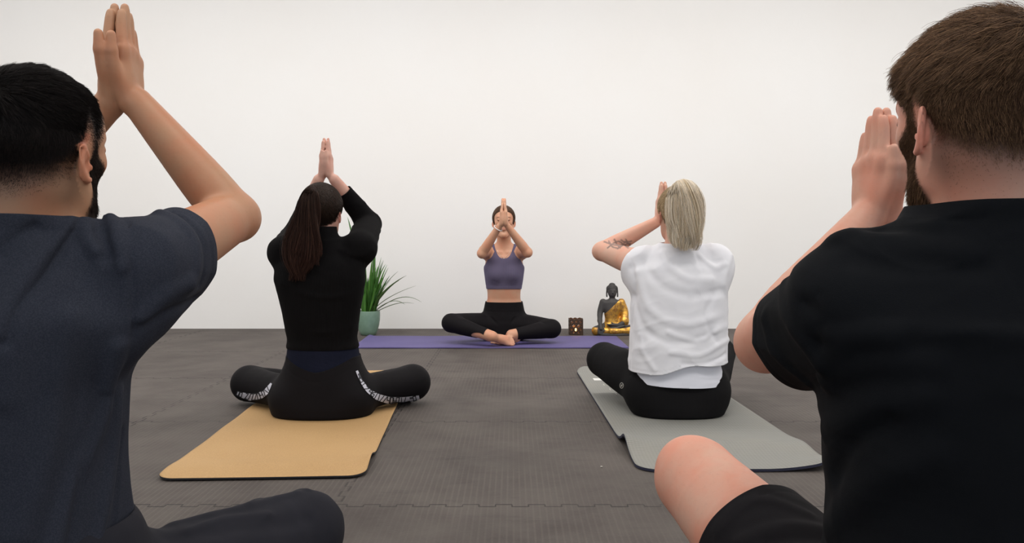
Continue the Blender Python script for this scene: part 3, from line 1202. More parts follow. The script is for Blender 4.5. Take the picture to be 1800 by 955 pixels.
M_LEG2 = cloth_mat('black_ribbed_leggings', (.0072, .0068, .0074), (.0088, .0084, .0092), weave=1400, sheen=.0, rough=.85, spec=.12, rib=('X', 60, .08))
M_ROLL = cloth_mat('black_knit', (.0038, .0034, .0038), (.0048, .0043, .0048), weave=700, sheen=.0, rough=.9, spec=.1, rib=('X', 90, .5))
M_NAVYTOP = cloth_mat('navy_gathered_jersey', (.011, .013, .028), (.008, .010, .022), wr=1.2, wrs=70, sheen=.0, spec=.1)
M_WHITETEE = cloth_mat('white_jersey', (.86, .86, .90), (.83, .83, .88), weave=600, sheen=.1, rough=.85, wr=.8, wrs=14)
M_WHITEVEST = cloth_mat('white_vest_jersey', (.83, .84, .92), (.80, .82, .90), weave=600, sheen=.1, rough=.85, wr=.7, wrs=18)
M_BRA = cloth_mat('grey_violet_rib', (.130, .112, .185), (.115, .100, .168), weave=800, sheen=.2, rough=.8, rib=('X', 55, .6))

UP = (0, 0, 1)
ALLB = []


def ppl_label(o, label):
    tag(o, label, 'person'); ALLB.append(o)


# ================================================================== right man (black t-shirt)
def right_man():
    yaw = 0.0
    h = Frame((.538, .925, .821), (-.13, 1, -.02), (-.02, 0, 1), .985)
    hs = S(); head(hs, h); hn = S(); head(hn, h, ears=False); hn.cone((.557, .915, .66), h(0, -.022, -.05), .066, .060, .03); hn.cone(h(0, .01, -.07), (.553, .955, .68), .045, .060, .03)
    shL, shR = V(.408, .940, .606), V(.732, .940, .606)
    elL, elR = V(.386, 1.205, .530), V(.760, 1.200, .530)
    Np = nrm((-.965, -.26, 0)); Tp = nrm((.26, -.965, 0))        # back of the left hand, thumb side
    C = P(1541, 386, 1.265)
    Yh = nrm(V(.03, 0.02, 1))
    wrL, wrR = C + Np * .019, C - Np * .019
    sec = [(.02, .575, 1.0, .16, .12), (.12, .575, 1.0, .170, .125), (.22, .57, .985, .155, .112), (.32, .568, .965, .150, .105),
           (.45, .565, .945, .165, .115), (.56, .563, .935, .172, .116), (.63, .562, .930, .150, .095), (.68, .560, .928, .09, .07), (.72, .558, .925, .05, .05)]
    up = S()
    up.loft(sec, yaw, 2.3, cap=.04)
    up.cone((.557, .915, .66), h(0, -.022, -.05), .066, .060, .03)
    up.cone(h(0, .01, -.07), (.553, .955, .68), .045, .060, .03)
    for q, sh in ((-1, shL), (1, shR)):
        up.chain([V(.557, .915, .680), lerp((.557, .915, .660), sh, .55) + V(0, 0, .006), sh], [.040, .046, .056], .04)
    two_arms(up, (shL, elL, wrL), (shR, elR, wrR), ((C + Np * .0130, Tp, Yh - Np * .03, Np, 1.0), dict(thumb=.25)),
             ((C - Np * .0130, Tp, Yh + Np * .03, -Np, 1.0), dict(thumb=.45)), (.064, .055, .045, .047, .038, .028))
    body = S()
    body.sub(up, 0); body.sub(hs, .018)
    low = S()
    hipL, hipR = V(.475, 1.03, .115), V(.675, 1.01, .115)
    knL, knR = V(.328, 1.415, .258), V(.95, 1.36, .23)
    anL, anR = V(.52, 1.33, .055), V(.72, 1.43, .055)
    low.loft([(.01, .575, .995, .12, .09), (.06, .575, 1.0, .165, .125), (.16, .575, .995, .172, .13), (.26, .57, .98, .15, .11)], yaw)
    for q in (hipL, hipR):
        low.ell(q + V(0, -.02, -.01), (.095, .11, .10), .03)
    leg(low, hipL, knL, anL, (.100, .090, .072, .064, .040)); leg(low, hipR, knR, anR, (.098, .085, .064, .060, .040))
    # kneecap
    low.ell(knL + V(-.012, .02, .02), (.046, .045, .045), .02)
    foot(low, anL, (.85, -.25, -.1), (.2, .5, .8)); foot(low, anR, (-.85, -.1, -.1), (-.2, .5, .8))
    body.sub(low, .03); body.floor(.001)
    base = V(.575, 1.0, 0)
    skin = SK_PINK
    ft = face_tint(h, skin, brow=(.10, .055, .03), lips=(.55, .2, .17), hair=(.085, .050, .033), beard=(.10, .055, .034), fade=.035)

    def tint(vp):
        t = ft(vp)
        l = h.loc(vp.astype(np.float32))
        # short hair growing down the nape
        m = between(-.125, -.055, l[:, 2]) * between(.0, -.03, l[:, 1]) * (l[:, 2] < -.02) * (np.abs(l[:, 0]) < .070) * .75
        return t * (1 - m[:, None]) + np.array([.13, .075, .055]) / skin * m[:, None]
    body_o = sdf_obj('person', body, (.18, .66, -.01), (1.08, 1.60, 1.0), .0032, M_SK_PINK, None, base, tint=tint)
    ppl_label(body_o, 'bearded man with tousled brown hair, black t-shirt and shorts, one bare knee showing')
    # --- t-shirt
    ts = S(); uo = S(); uo.sub(up, 0); uo.offset(.003); ts.sub(uo, 0)
    ts.loft([(-.02, .584, 1.00, .192, .16), (.10, .584, 1.0, .195, .16), (.24, .578, .975, .187, .150), (.38, .573, .955, .183, .142),
             (.50, .563, .94, .188, .135), (.59, .560, .932, .182, .125), (.65, .558, .927, .150, .10), (.705, .556, .925, .085, .078), (.76, .555, .925, .062, .062)], yaw, 2.4, cap=.03)
    for sh, el in ((shL, elL), (shR, elR)):
        ts.chain([V(.557, .905, .670), lerp((.557, .915, .652), sh, .55) + V(0, 0, .010), sh + V(0, 0, .004)], [.045, .052, .062], .03)
        dd = V(0, 0, -.014)
        ts.chain([sh, lerp(sh, el, .40) + dd * .6 + V(.004, 0, 0), lerp(sh, el, .80) + dd + V(.006, 0, 0)], [.066, .061, .062], .03, .03)
        ts.chain([lerp(sh, el, .05) + V(0.0, 0, -.028), lerp(sh, el, .75) + V(.01, 0, -.024)], [.056, .050], .035)
    nkl = any_cut(hole_cut((.556, .934, .70), (0, .22, 1), .074, flat=1.05), near(plane_cut((.556, .87, .724), (0, .05, 1)), (.556, .92), .13))
    band(ts, nkl, .008, .010, .0022, (.556, .92, .70), .13)
    band(ts, nkl, .021, .0018, -.0016, (.556, .92, .70), .13)
    cuts = [nkl, plane_cut((0, 0, .012), (0, 0, -1))]
    for sh, el, tt in ((shL, elL, .62), (shR, elR, .62)):
        d = nrm(el - sh)
        p = lerp(sh, el, tt)
        cuts.append(ball_cut(p, d, .145))
        band(ts, plane_cut(p, d), .016, .0018, -.0010, p, .10)
    # seams and folds
    fP = lambda pts: on_surface(ts, pts)
    ts.fold(fP([(1446, 420, .93), (1443, 520, .90), (1440, 620, .92), (1440, 678, .95)]), .004, -.0022)
    for pts, w_, a in [
            ([(1470, 425, .90), (1560, 428, .86), (1680, 440, .80)], .014, .006),
            ([(1500, 455, .88), (1600, 470, .82), (1720, 470, .80)], .014, -.004),
            ([(1446, 590, .88), (1560, 582, .81), (1700, 585, .80), (1800, 592, .80)], .010, .0035),
            ([(1450, 640, .92), (1500, 600, .86), (1570, 596, .82)], .012, .005),
            ([(1455, 670, .92), (1520, 640, .86), (1640, 640, .82)], .014, .004),
            ([(1455, 760, .92), (1530, 720, .84), (1620, 700, .82)], .016, .004),
            ([(1460, 930, .94), (1540, 850, .86), (1640, 800, .83)], .018, .006),
            ([(1470, 840, .92), (1500, 780, .88), (1560, 740, .84)], .012, -.004),
            ([(1640, 400, .85), (1560, 405, .87), (1480, 415, .9)], .010, .005),
            ([(1380, 500, 1.06), (1400, 580, 1.04), (1440, 640, 1.0)], .010, .004),
            ([(1345, 560, 1.10), (1365, 620, 1.08), (1420, 670, 1.04)], .009, .004),
            ([(1410, 450, 1.02), (1425, 540, 1.0), (1440, 600, .97)], .010, -.004)]:
        ts.fold(fP(pts), w_, a * 1.6)
    sdf_obj('t_shirt', ts, (.22, .70, 0), (1.0, 1.30, .80), .0034, M_BLACKTEE, body_o, base, any_cut(*cuts), .0018, disp=wrinkles((9, 9, 20), .0030, 3))
    # --- shorts
    sh_ = S(); uo = S(); uo.sub(up, 0); th = S(); th.ops = [low.ops[i] for i in (0, 1, 2, 3, 5)]; uo.sub(th, .03); uo.offset(.003); sh_.sub(uo, 0)
    sh_.loft([(.01, .575, .995, .15, .11), (.06, .575, 1.0, .185, .140), (.16, .575, .995, .19, .145), (.27, .57, .98, .165, .125)], yaw)
    for q in (hipL, hipR):
        sh_.ell(q + V(0, -.02, -.01), (.105, .12, .108), .03)
    sh_.chain([hipL, lerp(hipL, knL, .45), lerp(hipL, knL, .85)], [.112, .100, .094], .04)
    sh_.chain([hipR, lerp(hipR, knR, .45), lerp(hipR, knR, .85)], [.112, .100, .094], .04)
    dL = nrm(knL - hipL); dR = nrm(knR - hipR)
    pL = lerp(hipL, knL, .62)
    for pts, w_, a in [([(1262, 935, 1.2), (1330, 880, 1.22), (1420, 905, 1.15)], .010, .004), ([(1300, 955, 1.15), (1380, 925, 1.15), (1440, 930, 1.1)], .010, .005),
                       ([(1350, 955, 1.12), (1400, 948, 1.1), (1450, 950, 1.08)], .008, -.004)]:
        sh_.fold(on_surface(sh_, pts), w_, a)
    band(sh_, plane_cut(pL, dL), .02, .002, -.001, pL, .12)
    sh_.floor(.0)
    sdf_obj('shorts', sh_, (.15, .80, -.01), (1.1, 1.60, .38), .004, M_BLACKSHORT, body_o, base,
            any_cut(near(plane_cut((0, 0, .33), (0, 0, 1)), (.575, .98), .20), cuff_cut(pL, dL, .15), cuff_cut(lerp(hipR, knR, .60), dR, .15)), .002, disp=wrinkles((12, 12, 14), .0018, 9))
    # --- hair
    whirl = V(.022, -.072, .088)

    def comb(l):
        d = l - whirl
        sw = np.cross(d, whirl[None] / np.linalg.norm(whirl))
        d = d / (np.linalg.norm(d, axis=1, keepdims=True) + 1e-6); sw = sw / (np.linalg.norm(sw, axis=1, keepdims=True) + 1e-6)
        o = d + .35 * sw
        dn = between(.05, -.01, l[:, 2])[:, None]
        return o * (1 - dn) + V(0, -.25, -1)[None] * dn

    def ln(l):
        s_ = scalp_mask(l)
        top = between(.01, .075, s_) * between(.0, .07, l[:, 2])
        front = between(.02, .08, l[:, 1]) * between(.03, .07, l[:, 2])
        return .0025 + .009 * between(.01, .06, s_) + .026 * top + .012 * front

    def mk(l):
        s_ = scalp_mask(l)
        ear_ = (np.abs(l[:, 0]) > .0775) & (l[:, 1] > -.05) & (l[:, 1] < .006) & (l[:, 2] < .012)
        m = between(-.006, .03, s_) * ~ear_ * (np.abs(l[:, 0]) < .088)
        nape = .12 * (l[:, 1] < -.03) * between(-.115, -.07, l[:, 2])
        return np.maximum(m, nape * ~ear_)
    pth, rng = short_hair(hn, h, 46000, 5, mk, ln, comb, K=7, lift=.36, grav=.08, curl=.14, minlift=.0015, mess=.75, clumps=1100, pull=.6)
    col = mixcol(rng, len(pth), (.056, .030, .019), (.270, .155, .085), .2)
    gold = (between(.0, .08, h.loc(pth[:, 0])[:, 1]) * between(.0, .08, h.loc(pth[:, 0])[:, 2]))[:, None] * (rng.random((len(pth), 1)) < .5)
    col = col * (1 - .5 * gold) + np.array([.34, .21, .11]) * .5 * gold
    strands_obj('hair', pth, .00026, .00010, col, M_HAIR, body_o, base)

    def bmk(l):
        ax = np.abs(l[:, 0])
        mouth = (ax < .022) & (np.abs(l[:, 2] + .058) < .009)
        return beard_mask(l) * ~mouth * (ax < .078)
    pth, rng = short_hair(hn, h, 18000, 6, bmk, lambda l: .004 + .008 * between(-.03, -.09, l[:, 2]), lambda l: np.tile(V(0, .35, -1), (len(l), 1)), K=5, lift=.5, grav=.02, curl=.10, minlift=.001, mess=.4)
    strands_obj('beard', pth, .00024, .00014, mixcol(rng, len(pth), (.050, .026, .015), (.17, .09, .045), .2), M_HAIR, body_o, base)
    return body_o


# ================================================================== left man (charcoal t-shirt)
def left_man():
    yaw = 0.0
    h = Frame((-.662, 1.12, .806), (.09, 1, .04), (0.04, 0, 1), .98)
    hs = S(); head(hs, h, 1.02, flare=.13); hn = S(); head(hn, h, 1.02, ears=False); hn.cone((-.700, 1.105, .65), h(0, -.022, -.05), .066, .062, .03); hn.cone(h(0, .01, -.07), (-.695, 1.14, .66), .045, .060, .03)
    shR, shL = V(-.540, 1.155, .640), V(-.868, 1.155, .640)
    elR, elL = V(-.494, 1.410, .724), V(-.915, 1.41, .724)
    Np = nrm((1.0, .03, 0.0)); Tp = nrm((.03, -1.0, 0))     # back of the right hand, thumb side
    C = P(213, 186, 1.42)
    Yh = nrm(V(-.02, 0.05, 1))
    wrR, wrL = C + Np * .028 + V(0, 0, .006), C - Np * .024 + V(0, 0, .000)
    sec = [(.02, -.69, 1.17, .155, .12), (.12, -.70, 1.17, .155, .12), (.25, -.716, 1.15, .140, .11), (.40, -.722, 1.135, .142, .11),
           (.54, -.716, 1.13, .150, .112), (.60, -.708, 1.125, .14, .095), (.65, -.700, 1.12, .09, .070), (.70, -.698, 1.118, .05, .05)]
    up = S()
    up.loft(sec, yaw, 2.3, cap=.04)
    up.cone((-.700, 1.105, .65), h(0, -.022, -.05), .066, .062, .03)
    up.cone(h(0, .01, -.07), (-.695, 1.14, .66), .045, .060, .03)
    for sh in (shR, shL):
        up.chain([V(-.698, 1.10, .678), lerp((-.698, 1.10, .664), sh, .55) + V(0, 0, .008), sh], [.040, .046, .054], .04)
    two_arms(up, (shR, elR, wrR), (shL, elL, wrL), ((C + Np * .0160, Tp, Yh - Np * .04, Np, 1.03), dict(thumb=.65)),
             ((C - Np * .0160, Tp, Yh + Np * .04, -Np, 1.03), dict(thumb=.85)), (.057, .052, .043, .0415, .0345, .0262))
    body = S(); body.sub(up, 0); body.sub(hs, .018)
    low = S()
    hipR, hipL = V(-.600, 1.19, .11), V(-.790, 1.16, .11)
    knR, knL = V(-.388, 1.470, .142), V(-1.05, 1.42, .15)
    anR, anL = V(-.60, 1.55, .05), V(-.76, 1.43, .05)
    low.loft([(.01, -.69, 1.165, .12, .09), (.06, -.69, 1.17, .160, .125), (.16, -.695, 1.165, .16, .125), (.26, -.705, 1.15, .14, .11)], yaw)
    for q in (hipL, hipR):
        low.ell(q + V(0, -.02, -.01), (.095, .11, .10), .03)
    leg(low, hipR, knR, anR, (.092, .080, .062, .058, .040)); leg(low, hipL, knL, anL, (.092, .080, .062, .058, .040))
    foot(low, anR, (-.9, .1, -.1), (0, .4, .9)); foot(low, anL, (.9, .2, -.1), (0, .4, .9))
    body.sub(low, .03); body.floor(.001)
    base = V(-.66, 1.17, 0)
    skin = SK_TAN
    ft = face_tint(h, skin, brow=(.03, .02, .016), lips=(.36, .14, .10), hair=(.020, .014, .012), beard=(.030, .019, .015), fade=.050)

    def tint(vp):
        t = ft(vp)
        l = h.loc(vp.astype(np.float32))
        m = between(-.115, -.055, l[:, 2]) * between(.0, -.03, l[:, 1]) * (l[:, 2] < -.02) * (np.abs(l[:, 0]) < .070) * .55
        return t * (1 - m[:, None]) + np.array([.10, .055, .038]) / skin * m[:, None]
    o = sdf_obj('person', body, (-1.20, .86, -.01), (-.22, 1.68, 1.16), .0034, M_SK_TAN, None, base, tint=tint)
    ppl_label(o, 'man with short black hair and beard in charcoal t-shirt and black sweatpants')
    # --- t-shirt
    ts = S(); uo = S(); uo.sub(up, 0); uo.offset(.003); ts.sub(uo, 0)
    ts.loft([(-.02, -.70, 1.17, .192, .16), (.10, -.706, 1.165, .184, .155), (.22, -.726, 1.15, .163, .142), (.36, -.732, 1.135, .156, .135), (.48, -.726, 1.13, .158, .135),
             (.57, -.704, 1.125, .168, .125), (.63, -.702, 1.12, .130, .10), (.68, -.700, 1.117, .085, .075)], yaw, 2.4, cap=.03)
    for sh, el in ((shR, elR), (shL, elL)):
        ts.chain([V(-.700, 1.095, .662), lerp((-.700, 1.10, .655), sh, .55) + V(0, 0, .012), sh + V(0, 0, .004)], [.045, .053, .064], .03)
        ts.chain([sh + V(0, 0, -.004), lerp(sh, el, .40) + V(0, 0, -.008), lerp(sh, el, .85) + V(0, 0, -.010)], [.064, .055, .052], .03, .03)
        ts.chain([lerp(sh, el, -.1) + V(0, 0, -.065) + nrm(shL - shR if sh is shR else shR - shL) * .02, lerp(sh, el, .40) + V(0, 0, -.040)], [.054, .036], .05)
    nkl = any_cut(hole_cut((-.696, 1.128, .69), (.03, .22, 1), .075, flat=1.05), near(plane_cut((-.69, 1.05, .716), (0, .05, 1)), (-.698, 1.11), .12))
    band(ts, nkl, .008, .010, .0022, (-.69, 1.11, .69), .13)
    band(ts, nkl, .021, .0018, -.0016, (-.69, 1.11, .69), .13)
    cuts = [nkl, plane_cut((0, 0, .012), (0, 0, -1))]
    for sh, el, tt in ((shR, elR, .37), (shL, elL, .37)):
        d = nrm(nrm(el - sh) + V(0, 0, -.25))
        p = lerp(sh, el, tt)
        cuts.append(ball_cut(p, d, .15))
        band(ts, plane_cut(p, d), .018, .002, -.0012, p, .10)
    fP = lambda pts: on_surface(ts, pts)
    for pts, w_, a in [
            ([(130, 378, 1.08), (122, 396, 1.04), (80, 450, 1.0), (20, 530, .99), (0, 590, .98)], .007, .006),
            ([(140, 380, 1.08), (132, 402, 1.04), (92, 462, 1.0), (34, 540, .99), (10, 600, .98)], .009, -.007),
            ([(60, 400, 1.04), (20, 425, 1.0), (0, 445, .99)], .008, -.005),
            ([(148, 376, 1.09), (150, 410, 1.05), (170, 440, 1.02)], .008, .006),
            ([(172, 382, 1.09), (180, 420, 1.06), (190, 450, 1.02)], .009, -.006),
            ([(195, 380, 1.10), (208, 420, 1.06), (216, 470, 1.04)], .007, .007),
            ([(225, 390, 1.10), (232, 480, 1.06), (234, 590, 1.08)], .004, -.003),
            ([(280, 375, 1.18), (325, 400, 1.20), (345, 450, 1.2), (335, 500, 1.2)], .008, .005),
            ([(300, 372, 1.22), (340, 400, 1.24), (358, 450, 1.24), (350, 500, 1.22)], .004, -.004),
            ([(330, 500, 1.2), (290, 520, 1.14), (250, 560, 1.08)], .012, .006),
            ([(345, 525, 1.22), (300, 545, 1.14), (245, 575, 1.08)], .008, -.005),
            ([(205, 610, 1.06), (180, 720, 1.02), (130, 850, 1.0), (100, 955, 1.0)], .010, .009),
            ([(205, 690, 1.08), (195, 800, 1.04), (170, 955, 1.02)], .009, .009),
            ([(185, 700, 1.04), (150, 820, 1.0), (120, 955, .99)], .007, -.007),
            ([(212, 760, 1.09), (208, 850, 1.06), (200, 955, 1.04)], .006, -.006),
            ([(120, 560, 1.0), (90, 760, .97), (40, 940, .97)], .016, .005),
            ([(60, 440, 1.0), (30, 560, .98), (10, 700, .97)], .016, .004)]:
        ts.fold(fP(pts), w_, a * 1.6)
    sdf_obj('t_shirt', ts, (-1.02, .90, 0), (-.36, 1.50, .80), .0036, M_GREYTEE, o, base, any_cut(*cuts), .0018, disp=wrinkles((14, 14, 6), .0034, 13))
    # --- trousers
    tr = S(); uo = S(); uo.sub(up, 0); uo.sub(low, .03); uo.offset(.003); tr.sub(uo, 0)
    tr.loft([(.005, -.69, 1.165, .14, .11), (.06, -.69, 1.17, .175, .138), (.16, -.695, 1.165, .172, .136), (.28, -.705, 1.15, .150, .118)], yaw)
    for q in (hipL, hipR):
        tr.ell(q + V(0, -.02, -.01), (.105, .12, .108), .03)
    for a_, b_, c_ in ((hipR, knR, anR), (hipL, knL, anL)):
        leg(tr, a_, b_, c_, (.102, .092, .070, .068, .052))
    for pts, w_, a in [([(300, 925, 1.2), (420, 895, 1.36), (520, 868, 1.42)], .010, .006), ([(300, 950, 1.15), (430, 930, 1.3), (540, 915, 1.4)], .014, -.004),
                       ([(440, 885, 1.4), (480, 868, 1.42), (540, 862, 1.45)], .007, .005), ([(330, 935, 1.2), (400, 912, 1.3), (470, 905, 1.35)], .008, .004)]:
        tr.fold(on_surface(tr, pts), w_, a)
    tr.floor(.0)
    sdf_obj('sweatpants', tr, (-1.22, .95, -.01), (-.22, 1.66, .30), .0045, M_PANTS, o, base,
            any_cut(plane_cut((0, 0, .28), (0, 0, 1)), cuff_cut(lerp(knR, anR, .96), anR - knR, .075), cuff_cut(lerp(knL, anL, .96), anL - knL, .075)), .002, disp=wrinkles((10, 16, 16), .002, 21))
    # --- hair
    whirl = V(.0, -.080, .070)

    def comb(l):
        d = l - whirl
        d = d / (np.linalg.norm(d, axis=1, keepdims=True) + 1e-6)
        o_ = d + V(.45, .5, 0)[None] * between(.03, .09, l[:, 2])[:, None]
        dn = between(.05, .0, l[:, 2])[:, None]
        return o_ * (1 - dn) + V(0, -.15, -1)[None] * dn

    def ln(l):
        s_ = scalp_mask(l)
        return .0014 + .007 * between(.02, .08, s_) + .016 * between(.06, .11, s_) * between(.02, .08, l[:, 2])

    def mk(l):
        s_ = scalp_mask(l)
        ear_ = (np.abs(l[:, 0]) > .0755) & (l[:, 1] > -.05) & (l[:, 1] < .006) & (l[:, 2] < .012)
        return between(-.006, .045, s_) * ~ear_ * (np.abs(l[:, 0]) < .088)
    pth, rng = short_hair(hn, h, 52000, 15, mk, ln, comb, K=6, lift=.35, grav=.04, curl=.03, minlift=.0014, mess=.28, clumps=900, pull=.6)
    strands_obj('hair', pth, .00026, .00012, mixcol(rng, len(pth), (.007, .0055, .0055), (.020, .015, .014), .2), M_HAIR, o, base)

    def bmk(l):
        ax = np.abs(l[:, 0])
        mouth = (ax < .022) & (np.abs(l[:, 2] + .058) < .009)
        return beard_mask(l) * ~mouth * (ax < .078)
    pth, rng = short_hair(hn, h, 14000, 16, bmk, lambda l: .003 + .006 * between(-.03, -.09, l[:, 2]), lambda l: np.tile(V(0, .35, -1), (len(l), 1)), K=5, lift=.5, grav=.02, curl=.1, minlift=.001, mess=.4)
    strands_obj('beard', pth, .00024, .00014, mixcol(rng, len(pth), (.012, .009, .008), (.035, .022, .017), .2), M_HAIR, o, base)
    return o


# ================================================================== woman in black, dark ponytail
def woman_black():
    h = Frame((-.748, 3.13, .792), (.02, 1, -.06), (0.02, 0, 1), .95)
    hs = S(); head(hs, h, .92, True); hn = S(); head(hn, h, .92, ears=False); hn.cone((-.745, 3.105, .63), h(0, -.02, -.06), .052, .048, .03)
    shL, shR = V(-.892, 3.13, .640), V(-.598, 3.13, .655)
    elL, elR = V(-.925, 3.375, .700), V(-.607, 3.38, .755)
    Np = nrm((1, -.02, 0)); Tp = nrm((-.02, -1, 0))
    C = P(573, 309, 3.26)
    Yh = nrm(V(-.0, .06, 1))
    wrR, wrL = C + Np * .034 + V(0, 0, -.016), C - Np * .030 + V(0, 0, -.016)
    up = S()
    up.loft([(.03, -.735, 3.13, .15, .11), (.12, -.735, 3.13, .155, .11), (.22, -.738, 3.125, .120, .09), (.30, -.742, 3.12, .112, .085), (.42, -.745, 3.115, .125, .09),
             (.53, -.745, 3.115, .140, .095), (.60, -.745, 3.115, .130, .085), (.645, -.745, 3.115, .085, .065), (.69, -.745, 3.115, .045, .045)], 0, 2.3, cap=.04)
    up.cone((-.745, 3.105, .63), h(0, -.02, -.06), .052, .048, .03)
    for sh in (shL, shR):
        up.chain([V(-.745, 3.10, .640), lerp((-.745, 3.105, .625), sh, .55), sh + V(0, 0, -.006)], [.030, .036, .044], .035)
    two_arms(up, (shR, elR, wrR), (shL, elL, wrL), ((C + Np * .0135, Tp, Yh - Np * .035, Np, .88), dict(thumb=.35)),
             ((C - Np * .0135, Tp, Yh + Np * .035, -Np, .88), dict(thumb=.35)), (.045, .041, .034, .035, .029, .0222))
    body = S(); body.sub(up, 0); body.sub(hs, .015)
    hipL, hipR = V(-.850, 3.125, .100), V(-.630, 3.125, .100)
    knL, knR = V(-1.100, 3.335, .086), V(-.418, 3.335, .090)
    anL, anR = V(-.80, 3.56, .05), V(-.70, 3.44, .06)
    legs = S()
    legs.loft([(-.03, -.738, 3.11, .17, .11), (.05, -.738, 3.115, .185, .122), (.13, -.737, 3.125, .168, .120), (.22, -.738, 3.125, .128, .098), (.29, -.742, 3.12, .114, .088)], 0, 2.3)
    for q in (hipL, hipR):
        legs.ell(q + V(0, -.02, -.025), (.092, .100, .080), .03)
    leg(legs, hipL + V(0, 0, -.02), knL, anL, (.072, .062, .070, .058, .038)); leg(legs, hipR + V(0, 0, -.02), knR, anR, (.072, .062, .071, .058, .038))
    low = S(); low.sub(legs, 0)
    foot(low, anL, (.9, .1, -.1), (0, .4, .9), .9); foot(low, anR, (-.9, -.1, -.1), (0, .4, .9), .9)
    body.sub(low, .03); body.floor(.009)
    base = V(-.738, 3.13, 0)
    skin = np.array([.66, .38, .30])
    o = sdf_obj('person', body, (-1.22, 2.95, -.01), (-.36, 3.68, 1.16), .005, M_SK_WB, None, base,
                tint=face_tint(h, skin, brow=(.04, .025, .02), lips=(.5, .18, .16), hair=(.018, .012, .010), fade=.01))
    ppl_label(o, 'woman with long dark ponytail in black roll-neck top on the tan cork mat')
    # roll-neck top
    tp = S(); uo = S(); uo.sub(up, 0); uo.offset(.003); tp.sub(uo, 0)
    tp.loft([(.20, -.740, 3.12, .130, .100), (.262, -.740, 3.12, .138, .105), (.30, -.743, 3.12, .132, .100), (.39, -.745, 3.113, .146, .102), (.47, -.747, 3.113, .163, .105),
             (.535, -.750, 3.112, .177, .105), (.59, -.750, 3.112, .172, .090), (.630, -.745, 3.112, .110, .070), (.70, -.745, 3.11, .058, .058), (.78, -.745, 3.11, .054, .054)], 0, 2.4, cap=.02)
    tp.cone((-.745, 3.105, .63), h(0, -.02, -.07), .060, .055, .02)
    for sh in (shL, shR):
        tp.chain([V(-.745, 3.10, .638), lerp((-.745, 3.105, .625), sh, .55), sh + V(0, 0, -.006)], [.034, .042, .050], .03)
    for sh, el, wr in ((shL, elL, wrL), (shR, elR, wrR)):
        arm(tp, sh, el, wr, (.052, .049, .042, .042, .036, .029), k=.05)
        for t_, a_ in ((.55, .0035), (.72, -.003), (.86, .004), (1.0, -.003)):
            c_ = lerp(sh, el, t_); tp.fold([c_ + V(-.05, 0, .03), c_ + V(.05, 0, -.02)], .009, a_)
        for t_, a_ in ((.10, .004), (.24, -.003), (.4, .003)):
            c_ = lerp(el, wr, t_); tp.fold([c_ + V(-.05, 0, -.02), c_ + V(.05, 0, .02)], .009, a_)
    fP = lambda pts: on_surface(tp, pts)
    for pts, w_, a in [([(495, 498, 3.06), (545, 520, 3.0), (600, 520, 3.0), (640, 500, 3.05)], .010, .004), ([(480, 455, 3.08), (520, 470, 3.02), (560, 475, 3.0)], .012, .004),
                       ([(600, 440, 3.02), (630, 450, 3.08), (655, 440, 3.12)], .012, .005), ([(500, 578, 3.05), (560, 585, 3.0), (620, 575, 3.05)], .010, .003),
                       ([(570, 425, 3.04), (597, 422, 3.06)], .006, .004)]:
        tp.fold(fP(pts), w_, a)
    hem = plane_cut((0, 3.12, .268), (0, .02, -1))
    band(tp, hem, .008, .006, .0015, (-.742, 3.12, .27), .17)
    ncut = ball_cut(V(-.745, 3.10, .736), nrm(h(0, -.02, -.06) - V(-.745, 3.105, .63)), .08)
    sdf_obj('roll_neck_top', tp, (-1.03, 2.97, .24), (-.50, 3.46, .95), .005, M_ROLL, o, base,
            any_cut(hem, ncut, ball_cut(lerp(el2 := elR, wrR, .74), wrR - elR, .08), ball_cut(lerp(elL, wrL, .74), wrL - elL, .08)), .0022, disp=wrinkles((14, 14, 20), .0010, 4))
    # navy undershirt
    us = S(); uo = S(); uo.sub(up, 0); uo.ops.append(legs.ops[0]); uo.offset(.003); us.sub(uo, 0)
    us.loft([(.10, -.738, 3.12, .140, .105), (.20, -.738, 3.12, .1325, .101), (.27, -.742, 3.12, .1265, .0955), (.32, -.743, 3.12, .124, .093)], 0, 2.4, cap=.01)
    sdf_obj('undershirt', us, (-.93, 2.98, .12), (-.55, 3.28, .31), .005, M_NAVYTOP, o, base, any_cut(plane_cut((0, 0, .30), (0, 0, 1)), plane_cut((0, 0, .15), (0, 0, -1))), .002, disp=wrinkles((30, 30, 6), .0015, 4))
    # leggings
    lg = S(); lg.sub(legs, 0); lg.sub(up, .03)
    lg.loft([(-.02, -.738, 3.112, .185, .125), (.05, -.738, 3.112, .192, .127), (.13, -.737, 3.122, .172, .124), (.22, -.738, 3.122, .1385, .108), (.30, -.742, 3.12, .130, .102)], 0, 2.3, k=.02)
    lg.offset(.004); lg.floor(.007)
    wst = lambda Q: Q[:, 2] - (.186 + .050 * np.clip(np.abs(Q[:, 0] + .740) / .13, 0, 1.0) ** 1.5)
    band(lg, wst, .037, .0018, -.0016, (-.74, 3.12, .2), .2)
    for pts, w_, a in [([(470, 662, 3.28), (450, 680, 3.3)], .006, -.005), ([(640, 662, 3.2), (665, 680, 3.28)], .006, -.005), ([(635, 672, 3.2), (650, 690, 3.24)], .006, .004)]:
        lg.fold(fP(pts), w_, a)
    sdf_obj('leggings', lg, (-1.22, 2.95, -.01), (-.36, 3.68, .30), .005, M_LEG, o, base,
            any_cut(wst, cuff_cut(lerp(knL, anL, .93), anL - knL, .048), cuff_cut(lerp(knR, anR, .93), anR - knR, .048)), .002)
